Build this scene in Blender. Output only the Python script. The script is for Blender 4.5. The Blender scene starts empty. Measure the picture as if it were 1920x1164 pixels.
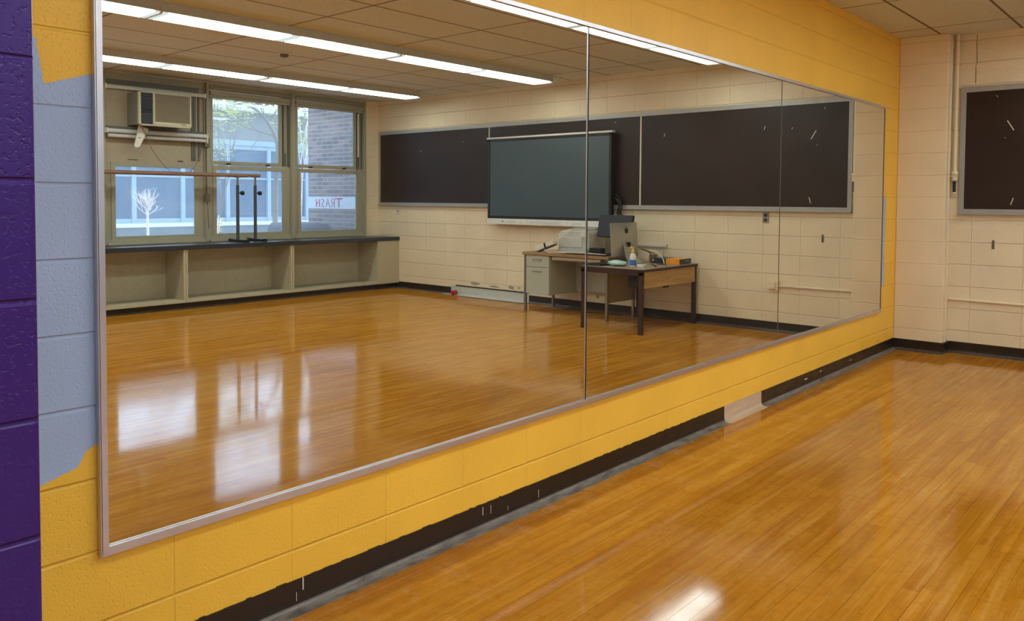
import bpy, math, random
from mathutils import Vector, Matrix
S = bpy.context.scene
COL = S.collection
PI = math.pi

# ------------------------------------------------------------------ dimensions (metres)
L = 8.29        # chalkboard wall (y)
W = 7.81        # window wall (x)
H = 2.902       # ceiling
YB = -3.2       # rear wall
GX = 0.012      # mirror glass plane
COURSE = 0.2032
BLOCK = 0.4064
MY0, MPW = 0.916, 2.256
MZ0, MZ1 = 0.4194, 2.2131

# ------------------------------------------------------------------ node helpers
def srgb(r, g, b):
    def f(c):
        c /= 255.0
        return c / 12.92 if c <= 0.04045 else ((c + 0.055) / 1.055) ** 2.4
    return (f(r), f(g), f(b), 1.0)

class NT:
    def __init__(s, name):
        s.m = bpy.data.materials.new(name)
        s.m.use_nodes = True
        s.t = s.m.node_tree
        s.n = s.t.nodes
        s.n.clear()
        s.out = s.n.new('ShaderNodeOutputMaterial')
    def link(s, a, b):
        s.t.links.new(a, b)
    def put(s, sock, v):
        if isinstance(v, bpy.types.NodeSocket):
            s.link(v, sock)
        elif v is not None:
            try:
                sock.default_value = v
            except TypeError:
                sock.default_value = v[:3] if hasattr(v, '__len__') else (v, v, v)
    def math(s, op, a, b=None, c=None, clamp=False):
        n = s.n.new('ShaderNodeMath'); n.operation = op; n.use_clamp = clamp
        s.put(n.inputs[0], a)
        if b is not None: s.put(n.inputs[1], b)
        if c is not None: s.put(n.inputs[2], c)
        return n.outputs[0]
    def mapr(s, v, a, b, c=0.0, d=1.0, smooth=False):
        n = s.n.new('ShaderNodeMapRange')
        if smooth: n.interpolation_type = 'SMOOTHSTEP'
        s.put(n.inputs[0], v); s.put(n.inputs[1], a); s.put(n.inputs[2], b)
        s.put(n.inputs[3], c); s.put(n.inputs[4], d)
        return n.outputs[0]
    def mix(s, f, a, b):
        n = s.n.new('ShaderNodeMix'); n.data_type = 'RGBA'
        s.put(n.inputs[0], f); s.put(n.inputs[6], a); s.put(n.inputs[7], b)
        return n.outputs[2]
    def pos(s):
        g = s.n.new('ShaderNodeNewGeometry')
        return g.outputs['Position']
    def obj(s):
        return s.n.new('ShaderNodeTexCoord').outputs['Object']
    def sep(s, v):
        n = s.n.new('ShaderNodeSeparateXYZ'); s.link(v, n.inputs[0])
        return n.outputs[0], n.outputs[1], n.outputs[2]
    def comb(s, x, y, z):
        n = s.n.new('ShaderNodeCombineXYZ')
        for i, v in enumerate((x, y, z)): s.put(n.inputs[i], v)
        return n.outputs[0]
    def scale(s, v, sc):
        n = s.n.new('ShaderNodeVectorMath'); n.operation = 'MULTIPLY'
        s.link(v, n.inputs[0]); n.inputs[1].default_value = sc
        return n.outputs[0]
    def noise(s, v, sc, det=3.0, rough=0.55, dist=0.0):
        n = s.n.new('ShaderNodeTexNoise')
        if v is not None: s.link(v, n.inputs['Vector'])
        n.inputs['Scale'].default_value = sc; n.inputs['Detail'].default_value = det
        n.inputs['Roughness'].default_value = rough; n.inputs['Distortion'].default_value = dist
        return n.outputs[0]
    def white(s, v):
        n = s.n.new('ShaderNodeTexWhiteNoise'); n.noise_dimensions = '3D'
        s.link(v, n.inputs['Vector'])
        return n.outputs['Value']
    def bump(s, h, strength, dist, prev=None):
        n = s.n.new('ShaderNodeBump')
        n.inputs['Strength'].default_value = strength
        n.inputs['Distance'].default_value = dist
        s.link(h, n.inputs['Height'])
        if prev is not None: s.link(prev, n.inputs['Normal'])
        return n.outputs[0]
    def pbr(s, col, rough=0.5, metal=0.0, normal=None, spec=None, coat=None, coat_rough=None, ior=None):
        n = s.n.new('ShaderNodeBsdfPrincipled')
        s.put(n.inputs['Base Color'], col); s.put(n.inputs['Roughness'], rough)
        s.put(n.inputs['Metallic'], metal)
        if normal is not None: s.link(normal, n.inputs['Normal'])
        if spec is not None: s.put(n.inputs['Specular IOR Level'], spec)
        if ior is not None: s.put(n.inputs['IOR'], ior)
        if coat is not None:
            s.put(n.inputs['Coat Weight'], coat)
            if coat_rough is not None: s.put(n.inputs['Coat Roughness'], coat_rough)
        s.link(n.outputs[0], s.out.inputs[0])
        return n

def plain(name, rgb, rough=0.5, metal=0.0, var=0.06, sc=18.0, bump=0.0):
    """plain paint / plastic / metal with slight mottling"""
    t = NT(name); c = srgb(*rgb)
    p = t.obj()
    nz = t.noise(p, sc, 4)
    f = t.mapr(nz, 0.3, 0.7, 1.0 - var, 1.0 + var)
    k = t.n.new('ShaderNodeVectorMath'); k.operation = 'SCALE'
    k.inputs[0].default_value = c[:3]; t.link(f, k.inputs['Scale'])
    nm = t.bump(nz, bump, 0.002) if bump else None
    t.pbr(k.outputs[0], rough, metal, nm)
    return t.m

def joints(t, v, phase, period, half):
    """0 in the joint, 1 on the block"""
    a = t.math('SUBTRACT', v, phase)
    a = t.math('DIVIDE', a, period)
    a = t.math('ADD', a, 0.5)
    a = t.math('FRACT', a)
    a = t.math('SUBTRACT', a, 0.5)
    a = t.math('ABSOLUTE', a)
    a = t.math('MULTIPLY', a, period)
    return t.mapr(a, half * 0.25, half, 0, 1, True)

def block_wall(name, rgb, axis, phase, rough=0.42, patch=False, var=0.05, course=COURSE, vstr=0.6, bs=1.0, zph=0.0):
    t = NT(name)
    P = t.pos(); x, y, z = t.sep(P)
    u = x if axis == 'x' else y
    gz = joints(t, z, zph, course, 0.0065)
    gu = joints(t, u, phase, BLOCK, 0.005)
    gu = t.mapr(gu, 0, 1, 1.0 - vstr, 1.0)
    g = t.math('MINIMUM', gz, gu)
    pits = t.noise(P, 105, 2, 0.5)
    pits = t.mapr(pits, 0.30, 0.47, 0, 1, True)
    patchy = t.noise(P, 2.3, 2)
    rs = t.white(t.comb(t.math('FLOOR', t.math('DIVIDE', t.math('SUBTRACT', u, phase), BLOCK)),
                        t.math('FLOOR', t.math('DIVIDE', z, course)), 0.0))
    amt = t.mapr(rs, 0, 1, 0.35, 1.0)
    pits = t.math('MULTIPLY', t.math('SUBTRACT', pits, 1.0), amt)
    roll = t.noise(P, 150, 3, 0.6)
    h = t.math('ADD', t.math('MULTIPLY', g, 1.0), t.math('MULTIPLY', pits, 0.30))
    h = t.math('ADD', h, t.math('MULTIPLY', roll, 0.07))
    nm = t.bump(h, 0.75 * bs, 0.0045)
    c = srgb(*rgb)
    f = t.mapr(patchy, 0.3, 0.7, 1 - var, 1 + var)
    f = t.math('MULTIPLY', f, t.mapr(rs, 0, 1, 0.985, 1.015))
    if patch:
        n1 = t.math('MULTIPLY', t.math('SUBTRACT', t.noise(P, 60, 3), 0.5), 0.012)
        zz = t.math('ADD', z, n1); yy = t.math('ADD', y, n1)
        up = t.mapr(yy, 0.776, 0.792, 1.80, 1.683)
        up = t.math('ADD', up, t.mapr(yy, 0.792, 0.923, 0, 0.043))
        lo = t.math('ADD', t.mapr(yy, 0.777, 0.862, 0.630, 0.655), t.mapr(yy, 0.862, 0.884, 0.0, 0.040))
        lo = t.math('ADD', lo, t.mapr(yy, 0.884, 0.92, 0, 0.018))
        a = t.mapr(t.math('SUBTRACT', up, zz), -0.001, 0.001)
        b = t.mapr(t.math('SUBTRACT', zz, lo), -0.001, 0.001)
        cc = t.mapr(yy, 1.2, 1.201, 1, 0)
        m1 = t.math('MULTIPLY', t.math('MULTIPLY', a, b), cc)
        d = t.math('MULTIPLY', t.mapr(yy, 7.4, 7.401), t.mapr(yy, 7.785, 7.787, 1, 0))
        e = t.math('MULTIPLY', t.mapr(zz, 0.618, 0.62), t.mapr(zz, 1.43, 1.432, 1, 0))
        m = t.math('MAXIMUM', m1, t.math('MULTIPLY', d, e))
        col = t.mix(m, c, srgb(172, 192, 224))
        k = t.n.new('ShaderNodeVectorMath'); k.operation = 'SCALE'
        t.link(col, k.inputs[0]); t.link(f, k.inputs['Scale'])
    else:
        k = t.n.new('ShaderNodeVectorMath'); k.operation = 'SCALE'
        k.inputs[0].default_value = c[:3]; t.link(f, k.inputs['Scale'])
    t.pbr(k.outputs[0], rough, 0, nm, spec=0.35)
    return t.m

def brick_mat(name):
    t = NT(name)
    P = t.pos(); x, y, z = t.sep(P)
    hgt, wid = 0.0695, 0.30
    row = t.math('FLOOR', t.math('DIVIDE', z, hgt))
    sh = t.math('MULTIPLY', t.math('MODULO', row, 2.0), wid / 2)
    u = t.math('ADD', t.math('ADD', x, y), sh)
    gz = joints(t, z, 0, hgt, 0.008)
    gu = joints(t, u, 0, wid, 0.008)
    g = t.math('MINIMUM', gz, gu)
    r = t.white(t.comb(t.math('FLOOR', t.math('ADD', t.math('DIVIDE', u, wid), 0.5)), row, 3.0))
    bc = t.mix(r, srgb(112, 90, 86), srgb(166, 138, 124))
    col = t.mix(g, srgb(184, 178, 172), bc)
    nm = t.bump(g, 0.5, 0.004)
    t.pbr(col, 0.85, 0, nm)
    return t.m

def floor_mat():
    t = NT('maple_strip_floor')
    P = t.pos(); x, y, z = t.sep(P)
    wd = 0.0572
    s = t.math('DIVIDE', x, wd)
    row = t.math('FLOOR', s)
    off = t.math('MULTIPLY', t.white(t.comb(row, 7.0, 1.0)), 3.0)
    ln = t.mapr(t.white(t.comb(row, 2.0, 9.0)), 0, 1, 0.45, 1.05)
    q = t.math('DIVIDE', t.math('ADD', y, off), ln)
    seg = t.math('FLOOR', q)
    rnd = t.white(t.comb(row, seg, 0.0))
    rnd2 = t.white(t.comb(row, seg, 5.0))
    gx = joints(t, x, 0, wd, 0.0012)
    qq = t.math('ABSOLUTE', t.math('SUBTRACT', t.math('FRACT', t.math('ADD', q, 0.5)), 0.5))
    gy = t.mapr(t.math('MULTIPLY', qq, ln), 0.0003, 0.0012, 0, 1, True)
    gap = t.math('MINIMUM', gx, t.mapr(gy, 0, 1, 0.35, 1))
    grain = t.noise(t.comb(t.math('ADD', t.math('MULTIPLY', x, 60.0), t.math('MULTIPLY', rnd, 37.0)),
                           t.math('MULTIPLY', y, 3.0), 0.0), 1.0, 4, 0.6, 1.5)
    mottle = t.noise(t.comb(t.math('MULTIPLY', x, 7.0), t.math('MULTIPLY', y, 3.4), rnd), 1.0, 4, 0.6)
    wear = t.noise(P, 0.9, 4, 0.6)
    c = t.mix(t.mapr(rnd, 0, 1, 0.0, 1.0, True), srgb(180, 116, 16), srgb(195, 129, 28))
    dark = t.math('MULTIPLY', t.mapr(rnd2, 0.88, 0.92), 0.42)
    c = t.mix(dark, c, srgb(166, 92, 18))
    c = t.mix(t.mapr(grain, 0.35, 0.75, 0, 0.36), c, srgb(168, 100, 18))
    c = t.mix(t.mapr(mottle, 0.4, 0.75, 0, 0.35), c, srgb(208, 148, 50))
    c = t.mix(t.mapr(mottle, 0.45, 0.25, 0, 0.30), c, srgb(160, 94, 16))
    c = t.mix(t.mapr(wear, 0.5, 0.75, 0, 0.18), c, srgb(206, 152, 70))
    # rubbed pale dusty patches along the mirror wall
    edge = t.mapr(x, 0.05, 0.55, 1, 0)
    dust = t.math('MULTIPLY', edge, t.mapr(t.noise(P, 5.5, 5, 0.7), 0.52, 0.72, 0, 0.55))
    c = t.mix(dust, c, srgb(205, 165, 125))
    # worn scuffs
    sc = t.noise(t.comb(t.math('MULTIPLY', x, 9.0), t.math('MULTIPLY', y, 22.0), 0.0), 1.0, 6, 0.75, 0.4)
    c = t.mix(t.mapr(sc, 0.66, 0.78, 0, 0.45), c, srgb(222, 182, 118))
    streak = t.noise(t.comb(t.math('MULTIPLY', x, 26.0), t.math('MULTIPLY', y, 1.1), 3.0), 1.0, 4, 0.65)
    c = t.mix(t.mapr(streak, 0.5, 0.72, 0, 0.55), c, srgb(150, 92, 20))
    c = t.mix(t.mapr(streak, 0.48, 0.3, 0, 0.45), c, srgb(218, 166, 84))
    tick = t.noise(t.comb(t.math('MULTIPLY', x, 22.0), t.math('MULTIPLY', y, 70.0), 8.0), 1.0, 3, 0.7)
    c = t.mix(t.mapr(tick, 0.70, 0.78, 0, 0.55), c, srgb(226, 186, 120))
    blot = t.noise(t.comb(t.math('MULTIPLY', x, 30.0), t.math('MULTIPLY', y, 26.0), rnd2), 1.0, 4, 0.7)
    c = t.mix(t.mapr(blot, 0.52, 0.75, 0, 0.45), c, srgb(150, 88, 18))
    gv = t.mapr(t.noise(t.comb(t.math('MULTIPLY', x, 17.5), t.math('MULTIPLY', y, 0.8), 5.0), 1.0, 2), 0.35, 0.62, 0.15, 1.0)
    gap = t.math('SUBTRACT', 1.0, t.math('MULTIPLY', t.math('SUBTRACT', 1.0, gap), gv))
    c = t.mix(gap, srgb(96, 52, 14), c)
    h = t.math('MULTIPLY', gap, 0.06)
    fine = t.noise(t.comb(t.math('MULTIPLY', x, 60.0), t.math('MULTIPLY', y, 4.5), 0.0), 1.0, 2, 0.5)
    h = t.math('ADD', h, t.math('MULTIPLY', fine, 0.035))
    lr = t.noise(t.comb(t.math('MULTIPLY', x, 14.0), t.math('MULTIPLY', y, 2.2), 0.0), 1.0, 3, 0.6)
    h = t.math('ADD', h, t.math('MULTIPLY', lr, 0.10))
    nm = t.bump(h, 0.16, 0.003)
    rg = t.mapr(t.noise(P, 3.0, 5, 0.7), 0.3, 0.7, 0.05, 0.11)
    di = t.n.new('ShaderNodeBsdfDiffuse'); t.link(c, di.inputs['Color']); t.link(nm, di.inputs['Normal'])
    gs = t.n.new('ShaderNodeBsdfGlossy'); gs.inputs['Color'].default_value = (0.97, 0.96, 0.94, 1)
    t.link(rg, gs.inputs['Roughness']); t.link(nm, gs.inputs['Normal'])
    fr = t.n.new('ShaderNodeFresnel'); fr.inputs['IOR'].default_value = 1.48
    mx = t.n.new('ShaderNodeMixShader'); t.put(mx.inputs[0], t.math('MINIMUM', fr.outputs[0], 0.33))
    t.link(di.outputs[0], mx.inputs[1]); t.link(gs.outputs[0], mx.inputs[2])
    t.link(mx.outputs[0], t.out.inputs[0])
    return t.m

def ceiling_mat():
    t = NT('ceiling_tiles')
    P = t.pos(); x, y, z = t.sep(P)
    gx = joints(t, x, 0.34, 0.61, 0.016)
    gy = joints(t, y, 6.56, 1.22, 0.014)
    g = t.math('MINIMUM', gx, gy)
    sp = t.noise(P, 140, 2, 0.6)
    fis = t.noise(P, 45, 4, 0.7)
    r = t.white(t.comb(t.math('FLOOR', t.math('DIVIDE', t.math('SUBTRACT', x, 0.34), 0.61)),
                       t.math('FLOOR', t.math('DIVIDE', t.math('SUBTRACT', y, 6.56), 1.22)), 0.0))
    c = t.mix(t.mapr(sp, 0.35, 0.6), srgb(196, 198, 188), srgb(226, 226, 214))
    c = t.mix(t.mapr(r, 0, 1, 0, 0.14), c, srgb(196, 188, 170))
    st = t.mapr(t.noise(P, 1.4, 3), 0.62, 0.75, 0, 0.25)
    c = t.mix(st, c, srgb(212, 186, 144))
    c = t.mix(g, srgb(122, 102, 74), c)
    h = t.math('ADD', t.math('MULTIPLY', g, -1.0), t.math('MULTIPLY', fis, 0.25))
    nm = t.bump(h, 0.5, 0.004)
    t.pbr(c, 0.92, 0, nm, spec=0.1)
    return t.m

def mirror_mat():
    t = NT('silvered_mirror')
    P = t.pos()
    n = t.n.new('ShaderNodeBsdfGlossy')
    sm = t.mapr(t.noise(P, 1.7, 3), 0.62, 0.8, 0.0, 0.05)
    t.put(n.inputs['Color'], t.mix(sm, (0.83, 0.85, 0.80, 1), (0.74, 0.75, 0.72, 1)))
    n.inputs['Roughness'].default_value = 0.0
    df = t.n.new('ShaderNodeBsdfDiffuse'); df.inputs[0].default_value = (0.85, 0.85, 0.82, 1)
    mx = t.n.new('ShaderNodeMixShader'); t.put(mx.inputs[0], t.mapr(t.noise(P, 2.6, 4, 0.6), 0.3, 0.8, 0.004, 0.014))
    t.link(n.outputs[0], mx.inputs[1]); t.link(df.outputs[0], mx.inputs[2])
    t.link(mx.outputs[0], t.out.inputs[0])
    return t.m

def glass_mat():
    t = NT('window_glass')
    tr = t.n.new('ShaderNodeBsdfTransparent'); tr.inputs[0].default_value = (0.90, 0.95, 0.99, 1)
    gl = t.n.new('ShaderNodeBsdfGlossy'); gl.inputs['Roughness'].default_value = 0.02
    fr = t.n.new('ShaderNodeFresnel'); fr.inputs[0].default_value = 1.45
    m = t.n.new('ShaderNodeMixShader')
    t.link(fr.outputs[0], m.inputs[0]); t.link(tr.outputs[0], m.inputs[1]); t.link(gl.outputs[0], m.inputs[2])
    hz = t.n.new('ShaderNodeBsdfTranslucent'); hz.inputs[0].default_value = (0.80, 0.90, 1.0, 1)
    m2 = t.n.new('ShaderNodeMixShader')
    d = t.mapr(t.noise(t.pos(), 3.0, 4, 0.6), 0.3, 0.8, 0.09, 0.16)
    t.link(d, m2.inputs[0]); t.link(m.outputs[0], m2.inputs[1]); t.link(hz.outputs[0], m2.inputs[2])
    t.link(m2.outputs[0], t.out.inputs[0])
    return t.m

def emit_mat(name, rgb, strength):
    t = NT(name)
    e = t.n.new('ShaderNodeEmission')
    e.inputs[0].default_value = rgb; e.inputs[1].default_value = strength
    t.link(e.outputs[0], t.out.inputs[0])
    return t.m

def wood_mat(name, a, b, axis=1, rough=0.4, sc=1.0):
    t = NT(name)
    P = t.obj(); x, y, z = t.sep(P)
    m = [26.0 * sc] * 3; m[axis] = 2.2 * sc
    g = t.noise(t.scale(P, m), 1.0, 5, 0.6, 1.2)
    c = t.mix(t.mapr(g, 0.3, 0.7, 0, 1), srgb(*a), srgb(*b))
    t.pbr(c, rough, 0, t.bump(g, 0.05, 0.002))
    return t.m

def base_mat(name, pale_toe=True):
    """vinyl cove base: brown-black, scuffed, paint nicks"""
    t = NT(name)
    P = t.pos(); x, y, z = t.sep(P)
    c = srgb(36, 25, 16)
    n1 = t.noise(t.scale(P, (20, 6, 45)), 1.0, 5, 0.7)
    col = t.mix(t.mapr(n1, 0.68, 0.73, 0, 0.6), c, srgb(150, 140, 125))
    toe = t.mapr(z, 0.012, 0.022, 1, 0)  # base colour blends to a paler streaky grey next to the floor
    n2 = t.noise(t.scale(P, (25, 8, 25)), 1.0, 5, 0.7)
    tc = t.mix(t.mapr(n2, 0.35, 0.7, 0, 0.9), srgb(92, 86, 80), srgb(172, 162, 148))
    col = t.mix(t.math('MULTIPLY', toe, 0.85 if pale_toe else 0.35), col, tc)
    t.pbr(col, t.mapr(n2, 0.3, 0.7, 0.25, 0.5), 0, None)
    return t.m

# ------------------------------------------------------------------ materials
M = {}
M['yellow'] = block_wall('yellow_block', (252, 198, 70), 'y', 1.125, patch=True, rough=0.4)
M['cream'] = block_wall('cream_block', (234, 216, 180), 'x', 0.595, bs=1.5)
M['cream_y'] = block_wall('cream_block_side', (234, 216, 180), 'y', 0.2)
M['cream_pil'] = block_wall('cream_block_pilaster', (234, 216, 180), 'x', 0.0, vstr=0.0)
M['purple'] = block_wall('purple_block', (56, 27, 108), 'y', 0.02, rough=0.3, bs=1.1, course=0.2032, zph=-0.006)
M['floor'] = floor_mat()
M['ceil'] = ceiling_mat()
M['mirror'] = mirror_mat()
M['glass'] = glass_mat()
M['brick'] = brick_mat('courtyard_brick')
M['alu'] = plain('brushed_aluminium', (214, 210, 212), 0.32, 0.85, 0.05)
M['seam'] = plain('dark_seam', (14, 12, 12), 0.9)
M['alu_dark'] = plain('shadowed_channel', (60, 55, 52), 0.5, 0.5)
M['chalkframe'] = plain('chalkboard_aluminium', (168, 164, 156), 0.45, 0.35, 0.05)
def chalk():
    t = NT('chalkboard_slate')
    P = t.pos()
    n = t.noise(t.scale(P, (1.2, 1, 2.5)), 1.0, 4, 0.6)
    c = t.mix(t.mapr(n, 0.3, 0.75), srgb(38, 22, 12), srgb(52, 36, 25))
    t.pbr(c, 0.42, 0, None, spec=0.35)
    return t.m
M['chalk'] = chalk()
M['base'] = base_mat('cove_base')
M['base2'] = base_mat('cove_base_dark_toe', False)
M['patchwood'] = wood_mat('unpainted_patch', (214, 190, 158), (186, 156, 122), 1, 0.5)
M['sage'] = plain('window_paint', (160, 154, 130), 0.5, 0, 0.05)
M['sage_dark'] = plain('window_track', (100, 98, 86), 0.55, 0, 0.05)
M['acpanel'] = plain('painted_panel', (168, 154, 128), 0.55, 0, 0.05)
M['shelf'] = plain('shelf_paint', (186, 176, 146), 0.5, 0, 0.05)
M['counter'] = plain('slate_laminate', (48, 52, 60), 0.28, 0, 0.08)
M['black'] = plain('black_plastic', (20, 20, 21), 0.5)
M['blackmetal'] = plain('dark_metal', (40, 42, 46), 0.4, 0.4)
M['post'] = plain('grey_steel_post', (86, 92, 98), 0.35, 0.6)
M['barre'] = wood_mat('barre_wood', (146, 108, 80), (122, 88, 64), 1, 0.4)
M['lightgrey'] = plain('grey_housing', (204, 206, 202), 0.5, 0.0)
M['white'] = plain('white_plastic', (222, 218, 208), 0.4)
M['offwhite'] = plain('offwhite_plastic', (196, 194, 180), 0.45)
M['silver'] = plain('silver_shell', (176, 172, 160), 0.38, 0.55, 0.03)
M['screen'] = None
t = NT('display_glass'); t.pbr(t.mix(t.noise(t.obj(), 1.5, 2), srgb(52, 66, 66), srgb(66, 80, 80)), 0.28, 0, None, spec=0.9); M['screen'] = t.m
M['deskgrey'] = plain('desk_enamel', (176, 176, 156), 0.42, 0.0, 0.03)
M['deskwood'] = wood_mat('desk_laminate', (168, 130, 84), (140, 102, 62), 0, 0.4)
M['tabletop'] = wood_mat('table_laminate', (170, 150, 122), (150, 128, 100), 0, 0.45)
M['oak'] = wood_mat('oak_panel', (206, 172, 110), (176, 136, 78), 1, 0.45)
M['brown'] = plain('brown_enamel', (58, 36, 28), 0.4, 0.2)
M['chrome'] = plain('steel_leg', (150, 146, 138), 0.3, 0.8)
M['lens'] = emit_mat('fluorescent_lens', (0.88, 0.97, 1.0, 1), 9.4)
M['lensgap'] = emit_mat('lens_end_zone', (0.90, 0.97, 0.96, 1), 0.75)
M['yellowp'] = plain('yellow_cap', (236, 206, 110), 0.4)
M['bluelab'] = plain('blue_label', (60, 120, 190), 0.4)
M['mint'] = plain('mint_wrapper', (176, 214, 200), 0.35, 0, 0.12, 40)
M['navy'] = plain('navy_card', (34, 36, 60), 0.4)
M['orange'] = plain('orange_card', (240, 150, 30), 0.4)
M['red'] = plain('red_plastic', (170, 32, 38), 0.35)
M['acbody'] = plain('ac_cream', (186, 180, 150), 0.5, 0, 0.04)
M['acside'] = plain('ac_side', (128, 128, 112), 0.5)
def acgrille():
    t = NT('ac_grille'); P = t.obj(); x, y, z = t.sep(P)
    a = joints(t, y, 0, 0.012, 0.004); b = joints(t, z, 0, 0.012, 0.004)
    g = t.math('MINIMUM', a, b)
    t.pbr(t.mix(g, srgb(84, 72, 52), srgb(160, 144, 112)), 0.6, 0, t.bump(g, 0.5, 0.003)); return t.m
M['acgrille'] = acgrille()
M['rust'] = plain('old_steel', (108, 100, 84), 0.6, 0.3)
M['outlet'] = plain('steel_outlet', (150, 146, 134), 0.4, 0.5)
M['cable'] = plain('grey_cable', (110, 106, 92), 0.5)
M['cablew'] = plain('white_cable', (214, 206, 186), 0.5)
M['peel'] = plain('bare_block', (160, 148, 128), 0.9, 0, 0.25, 60)
M['concrete'] = plain('courtyard_concrete', (150, 150, 146), 0.9, 0, 0.12, 4)
M['facade'] = plain('facade_paint', (132, 136, 132), 0.8, 0, 0.08, 2)
M['facade2'] = plain('facade_lower', (112, 126, 136), 0.8, 0, 0.1, 3)
M['bframe'] = plain('pale_blue_frame', (160, 186, 204), 0.6)
M['bglass'] = None
t = NT('dark_blue_glazing'); t.pbr(t.mix(t.noise(t.pos(), 0.7, 3), srgb(70, 96, 120), srgb(98, 122, 146)), 0.35, 0, None, spec=0.2); M['bglass'] = t.m
M['gutter'] = plain('white_gutter', (236, 238, 238), 0.5)
M['roof'] = plain('roof_felt', (110, 104, 100), 0.9)
M['bark'] = plain('grey_bark', (130, 124, 112), 0.9, 0, 0.2, 30, 0.3)
M['palebark'] = plain('bleached_bark', (236, 226, 220), 0.8, 0, 0.08, 30)
def leafm(name, a, b):
    t = NT(name)
    c = t.mix(t.white(t.scale(t.pos(), (9, 9, 9))), srgb(*a), srgb(*b))
    n = t.pbr(c, 0.5)
    tl = t.n.new('ShaderNodeBsdfTranslucent'); t.link(c, tl.inputs[0])
    mx = t.n.new('ShaderNodeMixShader'); mx.inputs[0].default_value = 0.4
    t.link(n.outputs[0], mx.inputs[1]); t.link(tl.outputs[0], mx.inputs[2]); t.link(mx.outputs[0], t.out.inputs[0])
    return t.m
M['leaf'] = leafm('spring_leaf', (128, 148, 66), (216, 220, 140))
M['leafd'] = leafm('far_leaf', (96, 100, 80), (140, 128, 104))
M['tarp'] = plain('grey_blue_tarp', (34, 40, 52), 0.45, 0, 0.1, 6, 0.3)
M['banner'] = plain('white_banner', (226, 234, 240), 0.6)
M['redink'] = plain('red_marker', (226, 60, 66), 0.6)

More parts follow.
